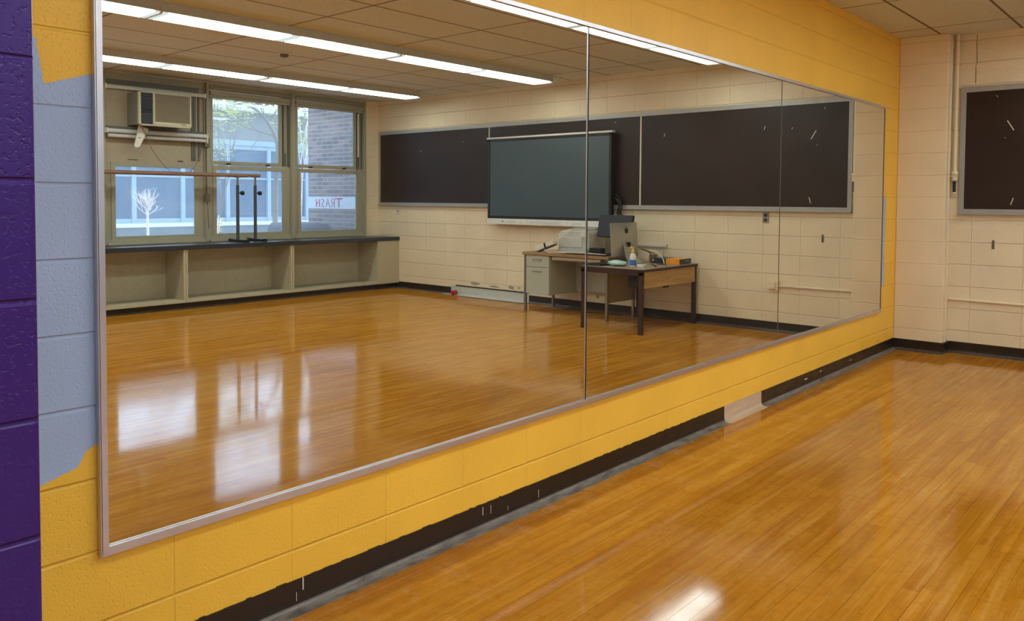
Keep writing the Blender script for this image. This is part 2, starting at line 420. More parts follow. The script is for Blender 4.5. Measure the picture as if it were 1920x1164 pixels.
# ------------------------------------------------------------------ mesh builder
class MB:
    def __init__(s):
        s.v = []; s.f = []; s.mi = []; s.sm = []
    def add(s, vs, fs, mi=0, smooth=False):
        o = len(s.v); s.v += [tuple(v) for v in vs]
        for f in fs:
            s.f.append([o + i for i in f]); s.mi.append(mi); s.sm.append(smooth)
        return s
    def box(s, x0, y0, z0, x1, y1, z1, mi=0, rot=None, piv=None):
        if x0 > x1: x0, x1 = x1, x0
        if y0 > y1: y0, y1 = y1, y0
        if z0 > z1: z0, z1 = z1, z0
        vs = [Vector(p) for p in ((x0,y0,z0),(x1,y0,z0),(x1,y1,z0),(x0,y1,z0),(x0,y0,z1),(x1,y0,z1),(x1,y1,z1),(x0,y1,z1))]
        if rot is not None:
            p = Vector(piv if piv else ((x0+x1)/2, (y0+y1)/2, (z0+z1)/2))
            vs = [rot @ (v - p) + p for v in vs]
        return s.add(vs, [(0,3,2,1),(4,5,6,7),(0,1,5,4),(1,2,6,5),(2,3,7,6),(3,0,4,7)], mi)
    def prism(s, poly, axis, a, b, mi=0):
        """poly: 2D points; axis 0/1/2 extruded a..b. remaining axes in order."""
        n = len(poly); vs = []
        for c in (a, b):
            for (p, q) in poly:
                if axis == 0: vs.append((c, p, q))
                elif axis == 1: vs.append((p, c, q))
                else: vs.append((p, q, c))
        fs = [list(range(n))[::-1], list(range(n, 2*n))]
        for i in range(n):
            j = (i+1) % n
            fs.append((i, j, n+j, n+i))
        return s.add(vs, fs, mi)
    def cyl(s, p0, p1, r0, r1=None, n=14, mi=0, cap=True):
        r1 = r0 if r1 is None else r1
        p0 = Vector(p0); p1 = Vector(p1); d = (p1 - p0)
        if d.length < 1e-6: return s
        d.normalize()
        u = d.orthogonal().normalized(); w = d.cross(u)
        vs = []
        for p, r in ((p0, r0), (p1, r1)):
            for i in range(n):
                a = 2*PI*i/n
                vs.append(p + (u*math.cos(a) + w*math.sin(a))*r)
        fs = [(i, (i+1) % n, n+(i+1) % n, n+i) for i in range(n)]
        s.add(vs, fs, mi, True)
        if cap:
            s.add(vs[:n], [list(range(n))[::-1]], mi); s.add(vs[n:], [list(range(n))], mi)
        return s
    def tube(s, pts, r, n=8, mi=0, rs=None):
        pts = [Vector(p) for p in pts]; k = len(pts); vs = []
        up = None
        for i, p in enumerate(pts):
            d = (pts[min(i+1, k-1)] - pts[max(i-1, 0)]).normalized()
            if up is None: up = d.orthogonal().normalized()
            u = (up - d*up.dot(d))
            u = u.normalized() if u.length > 1e-5 else d.orthogonal().normalized()
            up = u; w = d.cross(u); rr = rs[i] if rs else r
            for j in range(n):
                a = 2*PI*j/n
                vs.append(p + (u*math.cos(a) + w*math.sin(a))*rr)
        fs = []
        for i in range(k-1):
            for j in range(n):
                fs.append((i*n+j, i*n+(j+1) % n, (i+1)*n+(j+1) % n, (i+1)*n+j))
        fs.append(list(range(n))[::-1]); fs.append(list(range((k-1)*n, k*n)))
        return s.add(vs, fs, mi, True)
    def lathe(s, prof, c=(0,0,0), n=24, mi=0):
        vs = []
        for (r, z) in prof:
            for j in range(n):
                a = 2*PI*j/n
                vs.append((c[0]+r*math.cos(a), c[1]+r*math.sin(a), c[2]+z))
        fs = []
        for i in range(len(prof)-1):
            for j in range(n):
                fs.append((i*n+j, i*n+(j+1) % n, (i+1)*n+(j+1) % n, (i+1)*n+j))
        fs.append(list(range(n))[::-1]); fs.append(list(range((len(prof)-1)*n, len(prof)*n)))
        return s.add(vs, fs, mi, True)
    def blob(s, c, rx, ry, rz, n=14, m=9, mi=0, fn=None):
        vs = []; fs = []
        for i in range(m+1):
            ph = PI*i/m
            for j in range(n):
                a = 2*PI*j/n
                d = Vector((math.sin(ph)*math.cos(a), math.sin(ph)*math.sin(a), math.cos(ph)))
                k = fn(d) if fn else 1.0
                vs.append((c[0]+d.x*rx*k, c[1]+d.y*ry*k, c[2]+d.z*rz*k))
        for i in range(m):
            for j in range(n):
                fs.append((i*n+j, (i+1)*n+j, (i+1)*n+(j+1) % n, i*n+(j+1) % n))
        return s.add(vs, fs, mi, True)

def smooth_path(pts, sub=6):
    pts = [Vector(p) for p in pts]; out = []
    for i in range(len(pts)-1):
        p0 = pts[max(i-1, 0)]; p1 = pts[i]; p2 = pts[i+1]; p3 = pts[min(i+2, len(pts)-1)]
        for k in range(sub):
            t = k/sub
            out.append(0.5*((2*p1) + (-p0+p2)*t + (2*p0-5*p1+4*p2-p3)*t*t + (-p0+3*p1-3*p2+p3)*t**3))
    out.append(pts[-1])
    return out

def obj(name, mb, mats, parent=None, bevel=0.0, label=None, local=False):
    """links mb as one mesh. mb is in world coordinates unless local; children are stored relative to their parent"""
    off = Vector((0, 0, 0)); q = parent
    while q is not None and not local:
        off += q.location; q = q.parent
    me = bpy.data.meshes.new(name)
    me.from_pydata([tuple(Vector(v) - off) for v in mb.v], [], mb.f)
    if not isinstance(mats, (list, tuple)): mats = [mats]
    for m in mats: me.materials.append(m)
    for p, i, sm in zip(me.polygons, mb.mi, mb.sm):
        p.material_index = i; p.use_smooth = sm
    me.update()
    o = bpy.data.objects.new(name, me); COL.objects.link(o)
    if parent is not None: o.parent = parent
    if bevel:
        b = o.modifiers.new('bevel', 'BEVEL'); b.width = bevel; b.segments = 2; b.limit_method = 'ANGLE'
        b.harden_normals = False
    if label: o['label'] = label
    return o

def tag(o, label, cat, group=None):
    o['label'] = label; o['category'] = cat
    if group: o['group'] = group
    return o

def thing(name, label, cat, loc=(0,0,0), rotz=0.0, group=None):
    o = bpy.data.objects.new(name, None); COL.objects.link(o)
    o.location = loc; o.rotation_euler = (0, 0, rotz); o.empty_display_size = 0.1
    return tag(o, label, cat, group)

def struct(name, mb, mats, parent=None, bevel=0.0):
    o = obj(name, mb, mats, parent, bevel)
    if parent is None: o['kind'] = 'structure'
    return o

def group_empty(name, loc):
    o = bpy.data.objects.new(name, None); COL.objects.link(o); o.location = loc; o['kind'] = 'structure'
    return o

def dup(o, loc, label=None, parent=None):
    c = o.copy(); COL.objects.link(c)
    if parent is not None: c.parent = parent
    else: c.location = loc
    if label: c['label'] = label
    for ch in list(o.children): dup(ch, None, None, c)
    return c

def B(x0, y0, z0, x1, y1, z1):
    return MB().box(x0, y0, z0, x1, y1, z1)

def each(name, mbs, mats, parent, bevel=0.0, label=None):
    return [obj(name, mb, mats, parent, bevel, label) for mb in mbs]

# ------------------------------------------------------------------ room shell
T = 0.25
struct('floor', B(-0.3, YB-0.3, -0.12, W+0.15, L+0.3, 0.0), M['floor'])
struct('ceiling', B(-0.3, YB-0.3, H, W+0.15, L+0.3, H+0.12), M['ceil'])
struct('wall_left', B(-T, YB, 0, 0, L, H), M['yellow'])
m = MB().box(-T, L, 0, W+0.15, L+T, H)
struct('wall_front', m, M['cream'])
PX, PD = 0.417, 0.183
# corner pilaster with its rounded corner bead
m = MB().box(0, L-PD, 0, PX, L, H)
pil = struct('wall_corner', m, M['cream_pil'], None, 0.008)
pb = obj('corner_bead', MB().cyl((PX+0.004, L-0.10, 0.0), (PX+0.004, L-0.10, H), 0.008, n=8), M['cream_pil'], pil)
struct('wall_rear', B(-T, YB-T, 0, W+0.15, YB, H), M['cream'])
struct('wall_stub', B(0, YB, 0, 0.812, 0.503, H), M['purple'], None, 0.012)
# window wall: block end pier, apron under the sills, head
m = MB().box(W, 8.04, 0, W+0.2, L, H).box(W, YB, 0, W+0.2, 8.04, 0.80).box(W+0.0, YB, 2.885, W+0.2, 8.04, H).box(W, YB, 0.8, W+0.2, 0.12, 2.885)
struct('wall_right', m, M['cream_y'])

# ------------------------------------------------------------------ baseboards (cove with toe)
def cove(name, a, b, axis, wall, sgn, mat, hgt=0.1016):
    prof = [(0, 0), (0.050, 0.0), (0.050, 0.003), (0.030, 0.005), (0.014, 0.010), (0.008, 0.020), (0.006, 0.035), (0.005, hgt), (0, hgt)]
    poly = [(wall + sgn*p, q) for p, q in prof]
    mb = MB()
    if axis == 'y':
        # extrude along y, profile in x,z
        if sgn < 0: poly = poly[::-1]
        mb.prism(poly, 1, a, b)
    else:
        if sgn < 0: poly = poly[::-1]
        mb.prism(poly, 0, a, b)
    return mb
bl = struct('baseboard_left', cove('b', 0.503, 4.66, 'y', 0, 1, None), M['base'])
obj('base_section', cove('b', 5.20, L-PD, 'y', 0, 1, None), M['base'], bl)
obj('unpainted_base_section', cove('b', 4.66, 5.20, 'y', 0, 1, None, 0.104), M['patchwood'], bl, 0, 'bare pale wood-look base section between the black ones')
# chipped paint fringe on top of the black base
random.seed(5)
mb = MB(); y = 0.9
while y < 4.6:
    w = random.uniform(0.01, 0.05)
    if random.random() < 0.55:
        h = random.uniform(0.001, 0.0032)
        mb.box(0.0, y, 0.1012, 0.0058, y+w, 0.1016+h)
    y += w + random.uniform(0.0, 0.05)
obj('chipped_edge', mb, M['base2'], bl)
mb = MB()
for (yy, z0, z1, w) in ((1.57, 0.06, 0.103, .004), (1.545, 0.03, 0.06, .002), (2.46, 0.055, 0.09, .003), (2.51, .05, .085, .002), (2.62, .03, .05, .002), (2.83, .03, .065, .002), (5.95, .055, .062, .05), (6.25, .07, .075, .04), (6.9, .06, .064, .06)):
    mb.box(0.0045, yy, z0, 0.0068, yy+w, z1)
obj('paint_nick', mb, M['white'], bl)
bf = struct('baseboard_front', cove('b', PX, 4.668, 'x', L, -1, None), M['base2'])
obj('base_section', cove('b', 6.152, 7.42, 'x', L, -1, None), M['base2'], bf)
obj('pale_base_section', cove('b', 4.668, 6.152, 'x', L, -1, None, 0.125), M['offwhite'], bf, 0, 'long whitish base section on the chalkboard wall')
obj('base_dark_strip', B(4.668, L-0.012, 0.125, 6.05, L, 0.14), M['base2'], bf)  # thin dark strip along the top of the pale section
obj('base_section', cove('b', 0.0, PX+0.006, 'x', L-PD, -1, None), M['base2'], bf)
obj('base_section', B(PX, L-PD-0.02, 0, PX+0.02, L, 0.1016), M['base2'], bf)
# bare peeled block patches above it
mb = MB()
random.seed(8)
for (cx, cz, w, h) in ((5.67, .185, .20, .05), (5.30, .170, .20, .035), (4.99, .180, .12, .05), (4.85, .185, .06, .025), (3.75, .17, .1, .04), (3.55, .18, .06, .05)):
    pts = []
    for k in range(12):
        a = 2*PI*k/12; r = random.uniform(0.7, 1.1)
        pts.append((cx + w/2*math.cos(a)*r, cz + h/2*math.sin(a)*r))
    mb.prism([(p, q) for p, q in pts][::-1], 1, L-0.0015, L)
obj('peeled_paint_patch', mb, M['peel'], bpy.data.objects['wall_front'])

# ------------------------------------------------------------------ wall mirrors (three panels)
labs = ['nearest tall frameless mirror panel with metal edge strip at its left end',
        'middle mirror panel on the yellow wall, between two vertical seams',
        'farthest mirror panel on the yellow wall, next to the cream corner pilaster']
for i in range(3):
    a = MY0 + MPW*i; b = a + MPW
    gap0 = 0.0 if i == 0 else (0.007 if i == 1 else 0.003)
    t = thing('wall_mirror', labs[i], 'mirror', (0, (a+b)/2, MZ0), 0, 'dance studio mirrors')
    mb = MB().box(0.0, a+gap0+(0.012 if i == 0 else 0), MZ0-0.006, GX, b-(0.018 if i == 2 else 0), MZ1+0.006)
    obj('mirror_glass', mb, M['mirror'], t)
    # J channels
    mb = MB().box(0.0, a-(0.004 if i == 0 else 0), MZ0-0.026, 0.022, b-(0.012 if i == 2 else 0), MZ0-0.006).box(GX+0.002, a-(0.004 if i == 0 else 0), MZ0-0.008, 0.022, b-(0.012 if i == 2 else 0), MZ0)
    obj('bottom_channel', mb, M['alu'], t, 0.0012)
    mb = MB().box(0.0, a-(0.004 if i == 0 else 0), MZ1+0.004, 0.022, b-(0.012 if i == 2 else 0), MZ1+0.020).box(GX+0.002, a, MZ1-0.001, 0.022, b-(0.012 if i == 2 else 0), MZ1+0.006)
    obj('top_channel', mb, M['alu'], t, 0.0012)
    if i == 0:
        mb = MB().box(0.0, a-0.006, MZ0-0.026, 0.024, a+0.000, MZ1+0.02).box(GX+0.002, a-0.004, MZ0-0.02, 0.024, a+0.016, MZ1+0.015)
        obj('side_channel', mb, M['alu'], t, 0.0012)
    if i == 2:
        obj('side_channel', B(0, b-0.018, MZ0-0.02, 0.016, b-0.012, MZ1+0.018), M['rust'], t)
    if i == 1:
        obj('seam_strip', B(0, a-0.0055, MZ0, GX+0.002, a-0.0005, MZ1), M['alu'], t)
        obj('seam_gap', B(0, a-0.0005, MZ0, GX+0.0022, a+0.0075, MZ1), M['seam'], t)
    if i == 2:
        obj('seam_strip', B(0, a-0.001, MZ0, GX+0.002, a+0.004, MZ1), M['rust'], t)

# ------------------------------------------------------------------ fluorescent fixtures
RUNX = (1.72, 4.10, 6.50)
def make_fixture(x, y0, label, z=H):
    t = thing('fluorescent_light', label, 'ceiling light', (x, y0, z), 0, 'fluorescent strip lights')
    ln = 2.436
    mb = MB().prism([(x-0.15, z), (x-0.155, z-0.068), (x-0.165, z-0.074), (x+0.165, z-0.074), (x+0.155, z-0.068), (x+0.15, z)], 1, y0+0.004, y0+ln-0.004)
    obj('housing', mb, M['lightgrey'], t)
    for k in range(2):
        a = y0 + 0.02 + k*1.22
        mb = MB().prism([(x-0.145, z-0.074), (x-0.130, z-0.088), (x+0.130, z-0.088), (x+0.145, z-0.074)], 1, a+0.04, a+1.15)
        obj('lens', mb, M['lens'], t)
    for a, w in ((y0, 0.056), (y0+1.172, 0.085), (y0+2.392, 0.04)):
        obj('lens_joint', MB().prism([(x-0.146, z-0.074), (x-0.131, z-0.089), (x+0.131, z-0.089), (x+0.146, z-0.074)], 1, a+0.006, a+w), M['lensgap'], t)
    for a in (y0-0.0015, y0+ln-0.0065):
        obj('end_cap', MB().prism([(x-0.15, z), (x-0.17, z-0.074), (x-0.13, z-0.092), (x+0.13, z-0.092), (x+0.17, z-0.074), (x+0.15, z)], 1, a, a+0.008), M['white'], t)
    return t
runs = ['row nearest the mirrors', 'middle row', 'row nearest the windows']
poss = ['first from the chalkboard wall', 'second from the chalkboard wall', 'third from the chalkboard wall', 'last before the rear wall']
first = None
for ri, x in enumerate(RUNX):
    for k in range(4):
        y0 = 7.86 - 2.44*(k+1)
        lb = 'long white fluorescent light, %s, %s' % (runs[ri], poss[k])
        if first is None: first = make_fixture(x, y0, lb)
        else: dup(first, (x, y0, H), lb)

# ------------------------------------------------------------------ chalkboard
CB0, CB1, CZ0, CZ1 = 0.485, 7.775, 1.272, 2.425
t = thing('chalkboard', 'long dark brown chalkboard in aluminium frame on the cream block wall', 'chalkboard', ((CB0+CB1)/2, L, CZ0))
divs = [CB0+0.04, 2.94, 5.396, CB1-0.03]
for i in range(3):
    obj('board', B(divs[i], L-0.012, CZ0+0.045, divs[i+1], L-0.002, CZ1-0.045), M['chalk'], t)
mb = MB().box(CB0, L-0.022, CZ1-0.05, CB1, L, CZ1)
obj('top_rail', mb, M['chalkframe'], t, 0.002)
mb = MB().box(CB0, L-0.022, CZ0, CB1, L, CZ0+0.05).box(CB0, L-0.05, CZ0, CB1, L-0.02, CZ0+0.012)
obj('chalk_tray', mb, M['chalkframe'], t, 0.002)
for a in (CB0, CB1-0.04):
    obj('side_rail', B(a, L-0.0215, CZ0+0.0, a+0.045 if a == CB0 else CB1, L, CZ1), M['chalkframe'], t, 0.002)
for a in divs[1:3]:
    obj('divider', B(a-0.009, L-0.02, CZ0+0.05, a+0.009, L, CZ1-0.05), M['cablew'], t)
mb = MB()
def mark(x0, z0, x1, z1, w, y=L-0.0135):
    mb = MB()
    d = Vector((x1-x0, 0, z1-z0)); d.normalize(); n = Vector((-d.z, 0, d.x))*w/2
    vs = [(x0+n.x, y, z0+n.z), (x0-n.x, y, z0-n.z), (x1-n.x, y, z1-n.z), (x1+n.x, y, z1+n.z)]
    vs += [(a, y+0.0014, c) for a, b, c in vs]
    mb.add(vs, [(0,1,2,3),(7,6,5,4),(0,4,5,1),(1,5,6,2),(2,6,7,3),(3,7,4,0)])
    return mb
for q in ((.856,2.105,.907,2.018,.008),(.918,1.424,.899,1.363,.007),(.765,2.335,.778,2.315,.004),(.84,1.96,.845,1.95,.004),(1.10,2.15,1.11,2.13,.006),(2.62,2.16,2.625,2.12,.006),(1.40,2.18,1.41,2.14,.006),(5.9,2.20,5.91,2.195,.01),(6.8,2.1,6.81,2.09,.01),(3.3,2.33,3.31,2.32,.01)):
    obj('chalk_mark', mark(*q), M['cablew'], t)
each('black_strip', [mark(6.57, 1.870, 6.21, 1.847, .022, L-0.0145), mark(6.021, 1.82, 6.020, 1.467, .018, L-0.0145)], M['black'], t)

# ------------------------------------------------------------------ interactive display
t = thing('interactive_display', 'large dark wall screen with silver top edge and white lower bar', 'display', (4.30, 8.17, 1.04))
X0, X1 = 3.285, 5.32
obj('back_case', B(X0+0.01, 8.19, 1.06, X1-0.01, 8.25, 2.20), M['black'], t, 0.004)
obj('bezel', MB().box(X0, 8.165, 1.12, X1, 8.20, 1.16).box(X0, 8.165, 2.165, X1, 8.20, 2.20).box(X0, 8.165, 1.12, X0+0.035, 8.20, 2.20).box(X1-0.035, 8.165, 1.12, X1, 8.20, 2.20), M['black'], t, 0.003)
obj('screen', B(X0+0.03, 8.172, 1.155, X1-0.03, 8.19, 2.17), M['screen'], t)
obj('top_bar', B(X0-0.015, 8.16, 2.198, X1+0.02, 8.225, 2.222), M['white'], t, 0.003)
bar = obj('lower_bar', B(X0, 8.155, 1.045, X1, 8.22, 1.122), M['white'], t, 0.004)
mb = B(4.08, 8.152, 1.068, 4.55, 8.156, 1.10)
obj('speaker_slot', mb, M['lightgrey'], bar)
each('grille', [B(3.72, 8.153, 1.072, 3.86, 8.156, 1.086), B(4.80, 8.153, 1.072, 4.97, 8.156, 1.086)], M['offwhite'], bar)
mb = MB().cyl((5.03, 8.152, 1.085), (5.03, 8.156, 1.085), 0.010)
obj('sensor', mb, M['black'], bar)
obj('wall_bracket', MB().box(3.6, 8.25, 1.35, 3.7, L-0.024, 2.0).box(4.9, 8.25, 1.35, 5.0, L-0.024, 2.0).box(3.5, 8.25, 1.6, 5.1, L-0.024, 1.72), M['blackmetal'], t)
mb = MB()
for (dx, a) in ((0, .0), (.02, .03), (.035, -.02)):
    mb.tube(smooth_path([(3.27-dx, 8.22, 1.42+a), (3.20-dx, 8.22, 1.33+a), (3.235-dx, 8.23, 1.22+a), (3.18-dx, 8.23, 1.19), (3.25-dx, 8.24, 1.13)]), 0.010, 6)
obj('hanging_cable', mb, M['black'], t)

# ------------------------------------------------------------------ small wall fittings (chalkboard wall)
t = thing('wall_outlet', 'steel outlet plate with two black sockets under the chalkboard', 'outlet', (1.38, L, 1.205))
obj('plate', B(1.345, L-0.008, 1.148, 1.415, L, 1.262), M['outlet'], t, 0.002)
for z in (1.18, 1.23):
    obj('socket', MB().cyl((1.38, L-0.012, z), (1.38, L-0.006, z), 0.018), M['black'], t)
t = thing('light_switch', 'small pale switch plate below the chalkboard end near the windows', 'switch', (7.33, L, 1.19))
obj('plate', B(7.295, L-0.006, 1.13, 7.365, L, 1.245), M['cablew'], t, 0.002)
obj('toggle', B(7.322, L-0.014, 1.18, 7.338, L-0.004, 1.20), M['rust'], t)
t = thing('wall_hook', 'little rusty metal hook plate on the cream blocks', 'hook', (0.77, L, 1.01))
obj('plate', B(0.762, L-0.006, 0.965, 0.782, L, 1.045), M['rust'], t, 0.001)
obj('hook_tip', MB().cyl((0.772, L-0.02, 1.0), (0.772, L-0.004, 1.0), 0.006), M['rust'], t)
mb = MB().box(2.575, L-0.028, 0.838, 3.35, L, 0.868)
t = thing('cable_raceway', 'white surface cable channel on the wall behind the silver computer', 'cable channel', (2.9, L, 0.84))
obj('channel', mb, M['white'], t, 0.003)
obj('end_plug', B(2.567, L-0.03, 0.836, 2.578, L, 0.870), M['offwhite'], t)
t = thing('wall_conduit', 'cream painted horizontal conduit low on the chalkboard wall', 'conduit', (0.85, L, 0.487))
obj('pipe', MB().tube([(0.418, L-0.018, 0.493), (0.44, L-0.014, 0.492), (1.25, L-0.014, 0.487)], 0.012), M['cream_pil'], t)
obj('junction_box', B(1.25, L-0.045, 0.455, 1.34, L, 0.53), M['cream_pil'], t, 0.003)
obj('box_bracket', B(1.22, L-0.03, 0.44, 1.25, L, 0.545), M['cream_pil'], t)
t = thing('drop_pipe', 'cream painted vertical pipe beside the pilaster, ending in a black connector', 'pipe', (0.455, L-0.045, 1.46))
obj('pipe', MB().cyl((0.455, L-0.045, 1.65), (0.455, L-0.045, H), 0.017), M['cream_pil'], t)
obj('coupling', MB().lathe([(0.018, 0), (0.026, 0.004), (0.026, 0.03), (0.020, 0.034), (0.020, 0.05), (0.028, 0.054), (0.028, 0.085), (0.018, 0.09)], (0.455, L-0.045, 1.575), 12), M['cream_pil'], t)
obj('clamp_screw', MB().cyl((0.425, L-0.06, 1.62), (0.485, L-0.06, 1.62), 0.007), M['cream_pil'], t)
obj('connector', MB().cyl((0.455, L-0.045, 1.475), (0.455, L-0.045, 1.58), 0.013), M['black'], t)
obj('connector_tip', MB().blob((0.455, L-0.045, 1.466), 0.017, 0.017, 0.014), M['cablew'], t)
t = thing('crack_filler', 'dark vertical crack line in the cream blocks above the chalkboard corner', 'crack', (0.6, L, 2.5))
mb = MB()
for (z0, z1, dx) in ((2.46, 2.60, -.004), (2.62, 2.75, .004), (2.75, 2.89, .0)):
    mb.box(0.597+dx, L-0.0012, z0, 0.601+dx, L+0.002, z1)
obj('crack_line', mb, M['rust'], t)
bpy.data.objects.remove(bpy.data.objects['crack_line']); bpy.data.objects.remove(t)
obj('wall_crack', mb, M['rust'], bpy.data.objects['wall_front'])

# ------------------------------------------------------------------ windows (bays along x = W)
def bay(n, y0, y1, kind):
    w = group_empty('window_%d' % n, (W, (y0+y1)/2, 0.8))
    xf = W-0.03
    # mullions / outer frame
    obj('window_frame', MB().box(xf, y0+0.0005, 0.80, W+0.10, y0+0.035, 2.885).box(xf, y1-0.035, 0.80, W+0.10, y1-0.0005, 2.885)
        .box(xf+0.006, y0+0.035, 0.80, W+0.10, y1-0.035, 0.86).box(xf+0.006, y0+0.035, 2.80, W+0.10, y1-0.035, 2.885), M['sage'], w, 0.002)
    obj('mullion_cover', B(xf-0.014, y1-0.022 if n > 1 else y1-0.03, 0.80, xf+0.001, y1+0.022 if n > 1 else y1, 2.885), M['sage'], w, 0.002)
    obj('window_sill', B(W-0.05, y0+0.035, 0.797, W+0.02, y1-0.035, 0.825), M['sage'], w, 0.003)
    ly0, ly1, lz0, lz1 = y0+0.145, y1-0.160, 0.905, 1.757
    sx0, sx1 = W-0.012, W+0.03
    def sash(nm, a, b, c, d, fw, x0, x1, mat, parent=w):
        m = MB().box(x0, a-fw, c-fw, x1, b+fw, c).box(x0, a-fw, d, x1, b+fw, d+fw).box(x0, a-fw, c, x1, a, d).box(x0, b, c, x1, b+fw, d)
        return obj(nm, m, mat, parent, 0.003)
    s = sash('lower_sash', ly0, ly1, lz0, lz1, 0.052, sx0, sx1, M['sage'])
    obj('window_pane', B(W+0.006, ly0, lz0, W+0.012, ly1, lz1), M['glass'], s)
    # infill between sash and frame
    obj('window_casing', MB().box(W+0.0, y0+0.03, 0.85, W+0.05, ly0-0.05, 1.81).box(W, ly1+0.05, 0.85, W+0.05, y1-0.03, 1.81), M['sage'], w)
    obj('sash_bead', MB().box(sx0-0.006, ly0-0.07, lz0-0.062, sx0+0.01, ly1+0.07, lz0-0.05), M['sage_dark'], w)
    uy0, uy1, uz0, uz1 = y0+0.115, y1-0.195, 1.872, 2.700
    if kind == 'glass':
        s2 = sash('upper_sash', uy0, uy1, uz0, uz1, 0.050, W+0.02, W+0.055, M['sage'])
        obj('window_pane', B(W+0.034, uy0, uz0, W+0.040, uy1, uz1), M['glass'], s2)
        obj('window_casing', MB().box(W+0.02, y0+0.03, 1.81, W+0.07, uy0-0.048, 2.80).box(W+0.03, uy1+0.048, 1.81, W+0.07, y1-0.03, 2.80), M['sage'], w)
        obj('sash_track', MB().box(W+0.005, uy1+0.055, 1.84, W+0.03, uy1+0.075, 2.80).box(W+0.005, y1-0.055, 1.84, W+0.03, y1-0.04, 2.80).box(W+0.024, uy1+0.09, 1.84, W+0.028, uy1+0.115, 2.02, 0), M['sage_dark'], w)
        m = MB()
        for yy in (uy0+0.18, uy1-0.22): m.box(W-0.004, yy, 1.824, W+0.03, yy+0.05, 1.842).box(W-0.012, yy+0.02, 1.836, W+0.0, yy+0.06, 1.846)
        obj('sash_latch', m, M['black'], w)
        # rolled shade and head boxes
        obj('roller_shade', MB().box(W-0.045, y0+0.05, 2.735, W+0.0, y1-0.05, 2.79).box(W-0.02, y0+0.045, 2.70, W+0.012, y1-0.045, 2.735).cyl((W-0.03, y0+0.05, 2.83), (W-0.03, y1-0.05, 2.83), 0.018), M['sage'], w, 0.003)
    return w
pitch = 1.312
ys = [8.015 - pitch*i for i in range(7)]
for i in range(6):
    y1 = ys[i]; y0 = ys[i+1]
    bay(i+1, y0, y1, 'ac' if i == 2 else 'glass')
w3 = bpy.data.objects['window_3']; w1 = bpy.data.objects['window_1']; w2 = bpy.data.objects['window_2']
obj('shade_rod', MB().cyl((W-0.01, 7.885, 2.02), (W-0.01, 7.885, 2.68), 0.009), M['white'], w1)
ay0, ay1 = ys[3], ys[2]      # AC bay 4.08..5.39
obj('blank_panel', B(W+0.0, ay0+0.03, 1.81, W+0.03, ay1-0.03, 2.86), M['acpanel'], w3)
obj('panel_track', MB().box(W-0.02, ay1-0.20, 1.86, W+0.0, ay1-0.18, 2.72).box(W-0.02, ay1-0.11, 1.86, W, ay1-0.09, 2.72).box(W-0.012, ay1-0.17, 1.86, W, ay1-0.14, 2.72), M['sage_dark'], w3)
obj('head_slot', MB().box(W-0.012, ay0+0.06, 2.745, W+0.01, ay1-0.10, 2.80), M['sage_dark'], w3)
m = MB().box(W-0.005, ay0+0.30, 1.838, W, ay0+0.42, 1.846).box(W-0.005, ay0+0.93, 1.838, W, ay0+1.0, 1.852)
obj('sash_latch', m, M['black'], w3)

# roller shade brackets & pipes at the AC bay
t = thing('shade_rail', 'whitish shade headrail across the top of the air conditioner bay', 'rail', (W-0.06, 4.7, 2.70))
obj('rail', B(W-0.075, ay0+0.02, 2.683, W-0.035, ay1-0.04, 2.725), M['offwhite'], t, 0.003)
each('rail_bracket', [B(W-0.08, ay0+0.012, 2.675, W-0.03, ay0+0.03, 2.735), B(W-0.08, ay1-0.05, 2.675, W-0.03, ay1-0.032, 2.735)], M['white'], t)
t = thing('roller_shade', 'pair of grey rolled shade tubes under the air conditioner', 'shade', (W-0.1, 4.7, 2.11))
obj('tube', MB().cyl((W-0.10, ay0+0.02, 2.178), (W-0.10, ay1-0.04, 2.178), 0.026), M['lightgrey'], t)
obj('tube', MB().cyl((W-0.09, ay0+0.035, 2.120), (W-0.09, ay1-0.05, 2.120), 0.022), M['lightgrey'], t)
obj('valance', B(W-0.07, ay0+0.03, 2.205, W-0.045, ay1-0.04, 2.235), M['sage_dark'], t)
each('bracket', [B(W-0.13, ay0+0.008, 2.15, W-0.03, ay0+0.02, 2.21), B(W-0.13, ay1-0.045, 2.09, W-0.03, ay1-0.033, 2.22)], M['white'], t)

# ------------------------------------------------------------------ air conditioner
AX, AY0, AY1, AZ0, AZ1 = W-0.33, 4.37, 5.03, 2.245, 2.655
t = thing('air_conditioner', 'old cream window air conditioner with brown grille in the left bay', 'air conditioner', (AX+0.2, 4.7, AZ0))
obj('case', B(AX+0.03, AY0+0.008, AZ0+0.012, W+0.28, AY1-0.008, AZ1-0.006), M['acside'], t, 0.004)
m = MB().box(AX, AY0, AZ0, AX+0.04, AY0+0.03, AZ1).box(AX, AY1-0.02, AZ0, AX+0.04, AY1, AZ1).box(AX, AY0, AZ1-0.016, AX+0.04, AY1, AZ1).box(AX, AY0, AZ0, AX+0.04, AY1, AZ0+0.02).box(AX, AY0+0.175, AZ0, AX+0.04, AY0+0.20, AZ1).box(AX-0.004, AY0+0.20, AZ0+0.018, AX+0.04, AY1, AZ0+0.055)
obj('front_frame', m, M['acbody'], t, 0.004)
obj('grille', B(AX+0.008, AY0+0.20, AZ0+0.055, AX+0.03, AY1-0.02, AZ1-0.016), M['acgrille'], t)
m = MB().box(AX+0.02, AY0+0.03, AZ0+0.02, AX+0.03, AY0+0.175, AZ1-0.016)
lv = obj('vent_recess', m, M['black'], t)
m = MB()
for k in range(11):
    z = AZ0+0.165+k*0.021
    m.box(AX+0.004, AY0+0.03, z, AX+0.022, AY0+0.175, z+0.006)
obj('louvre', m, M['blackmetal'], t)
obj('control_door', B(AX+0.006, AY0+0.034, AZ0+0.022, AX+0.02, AY0+0.17, AZ0+0.145), M['blackmetal'], t, 0.002)
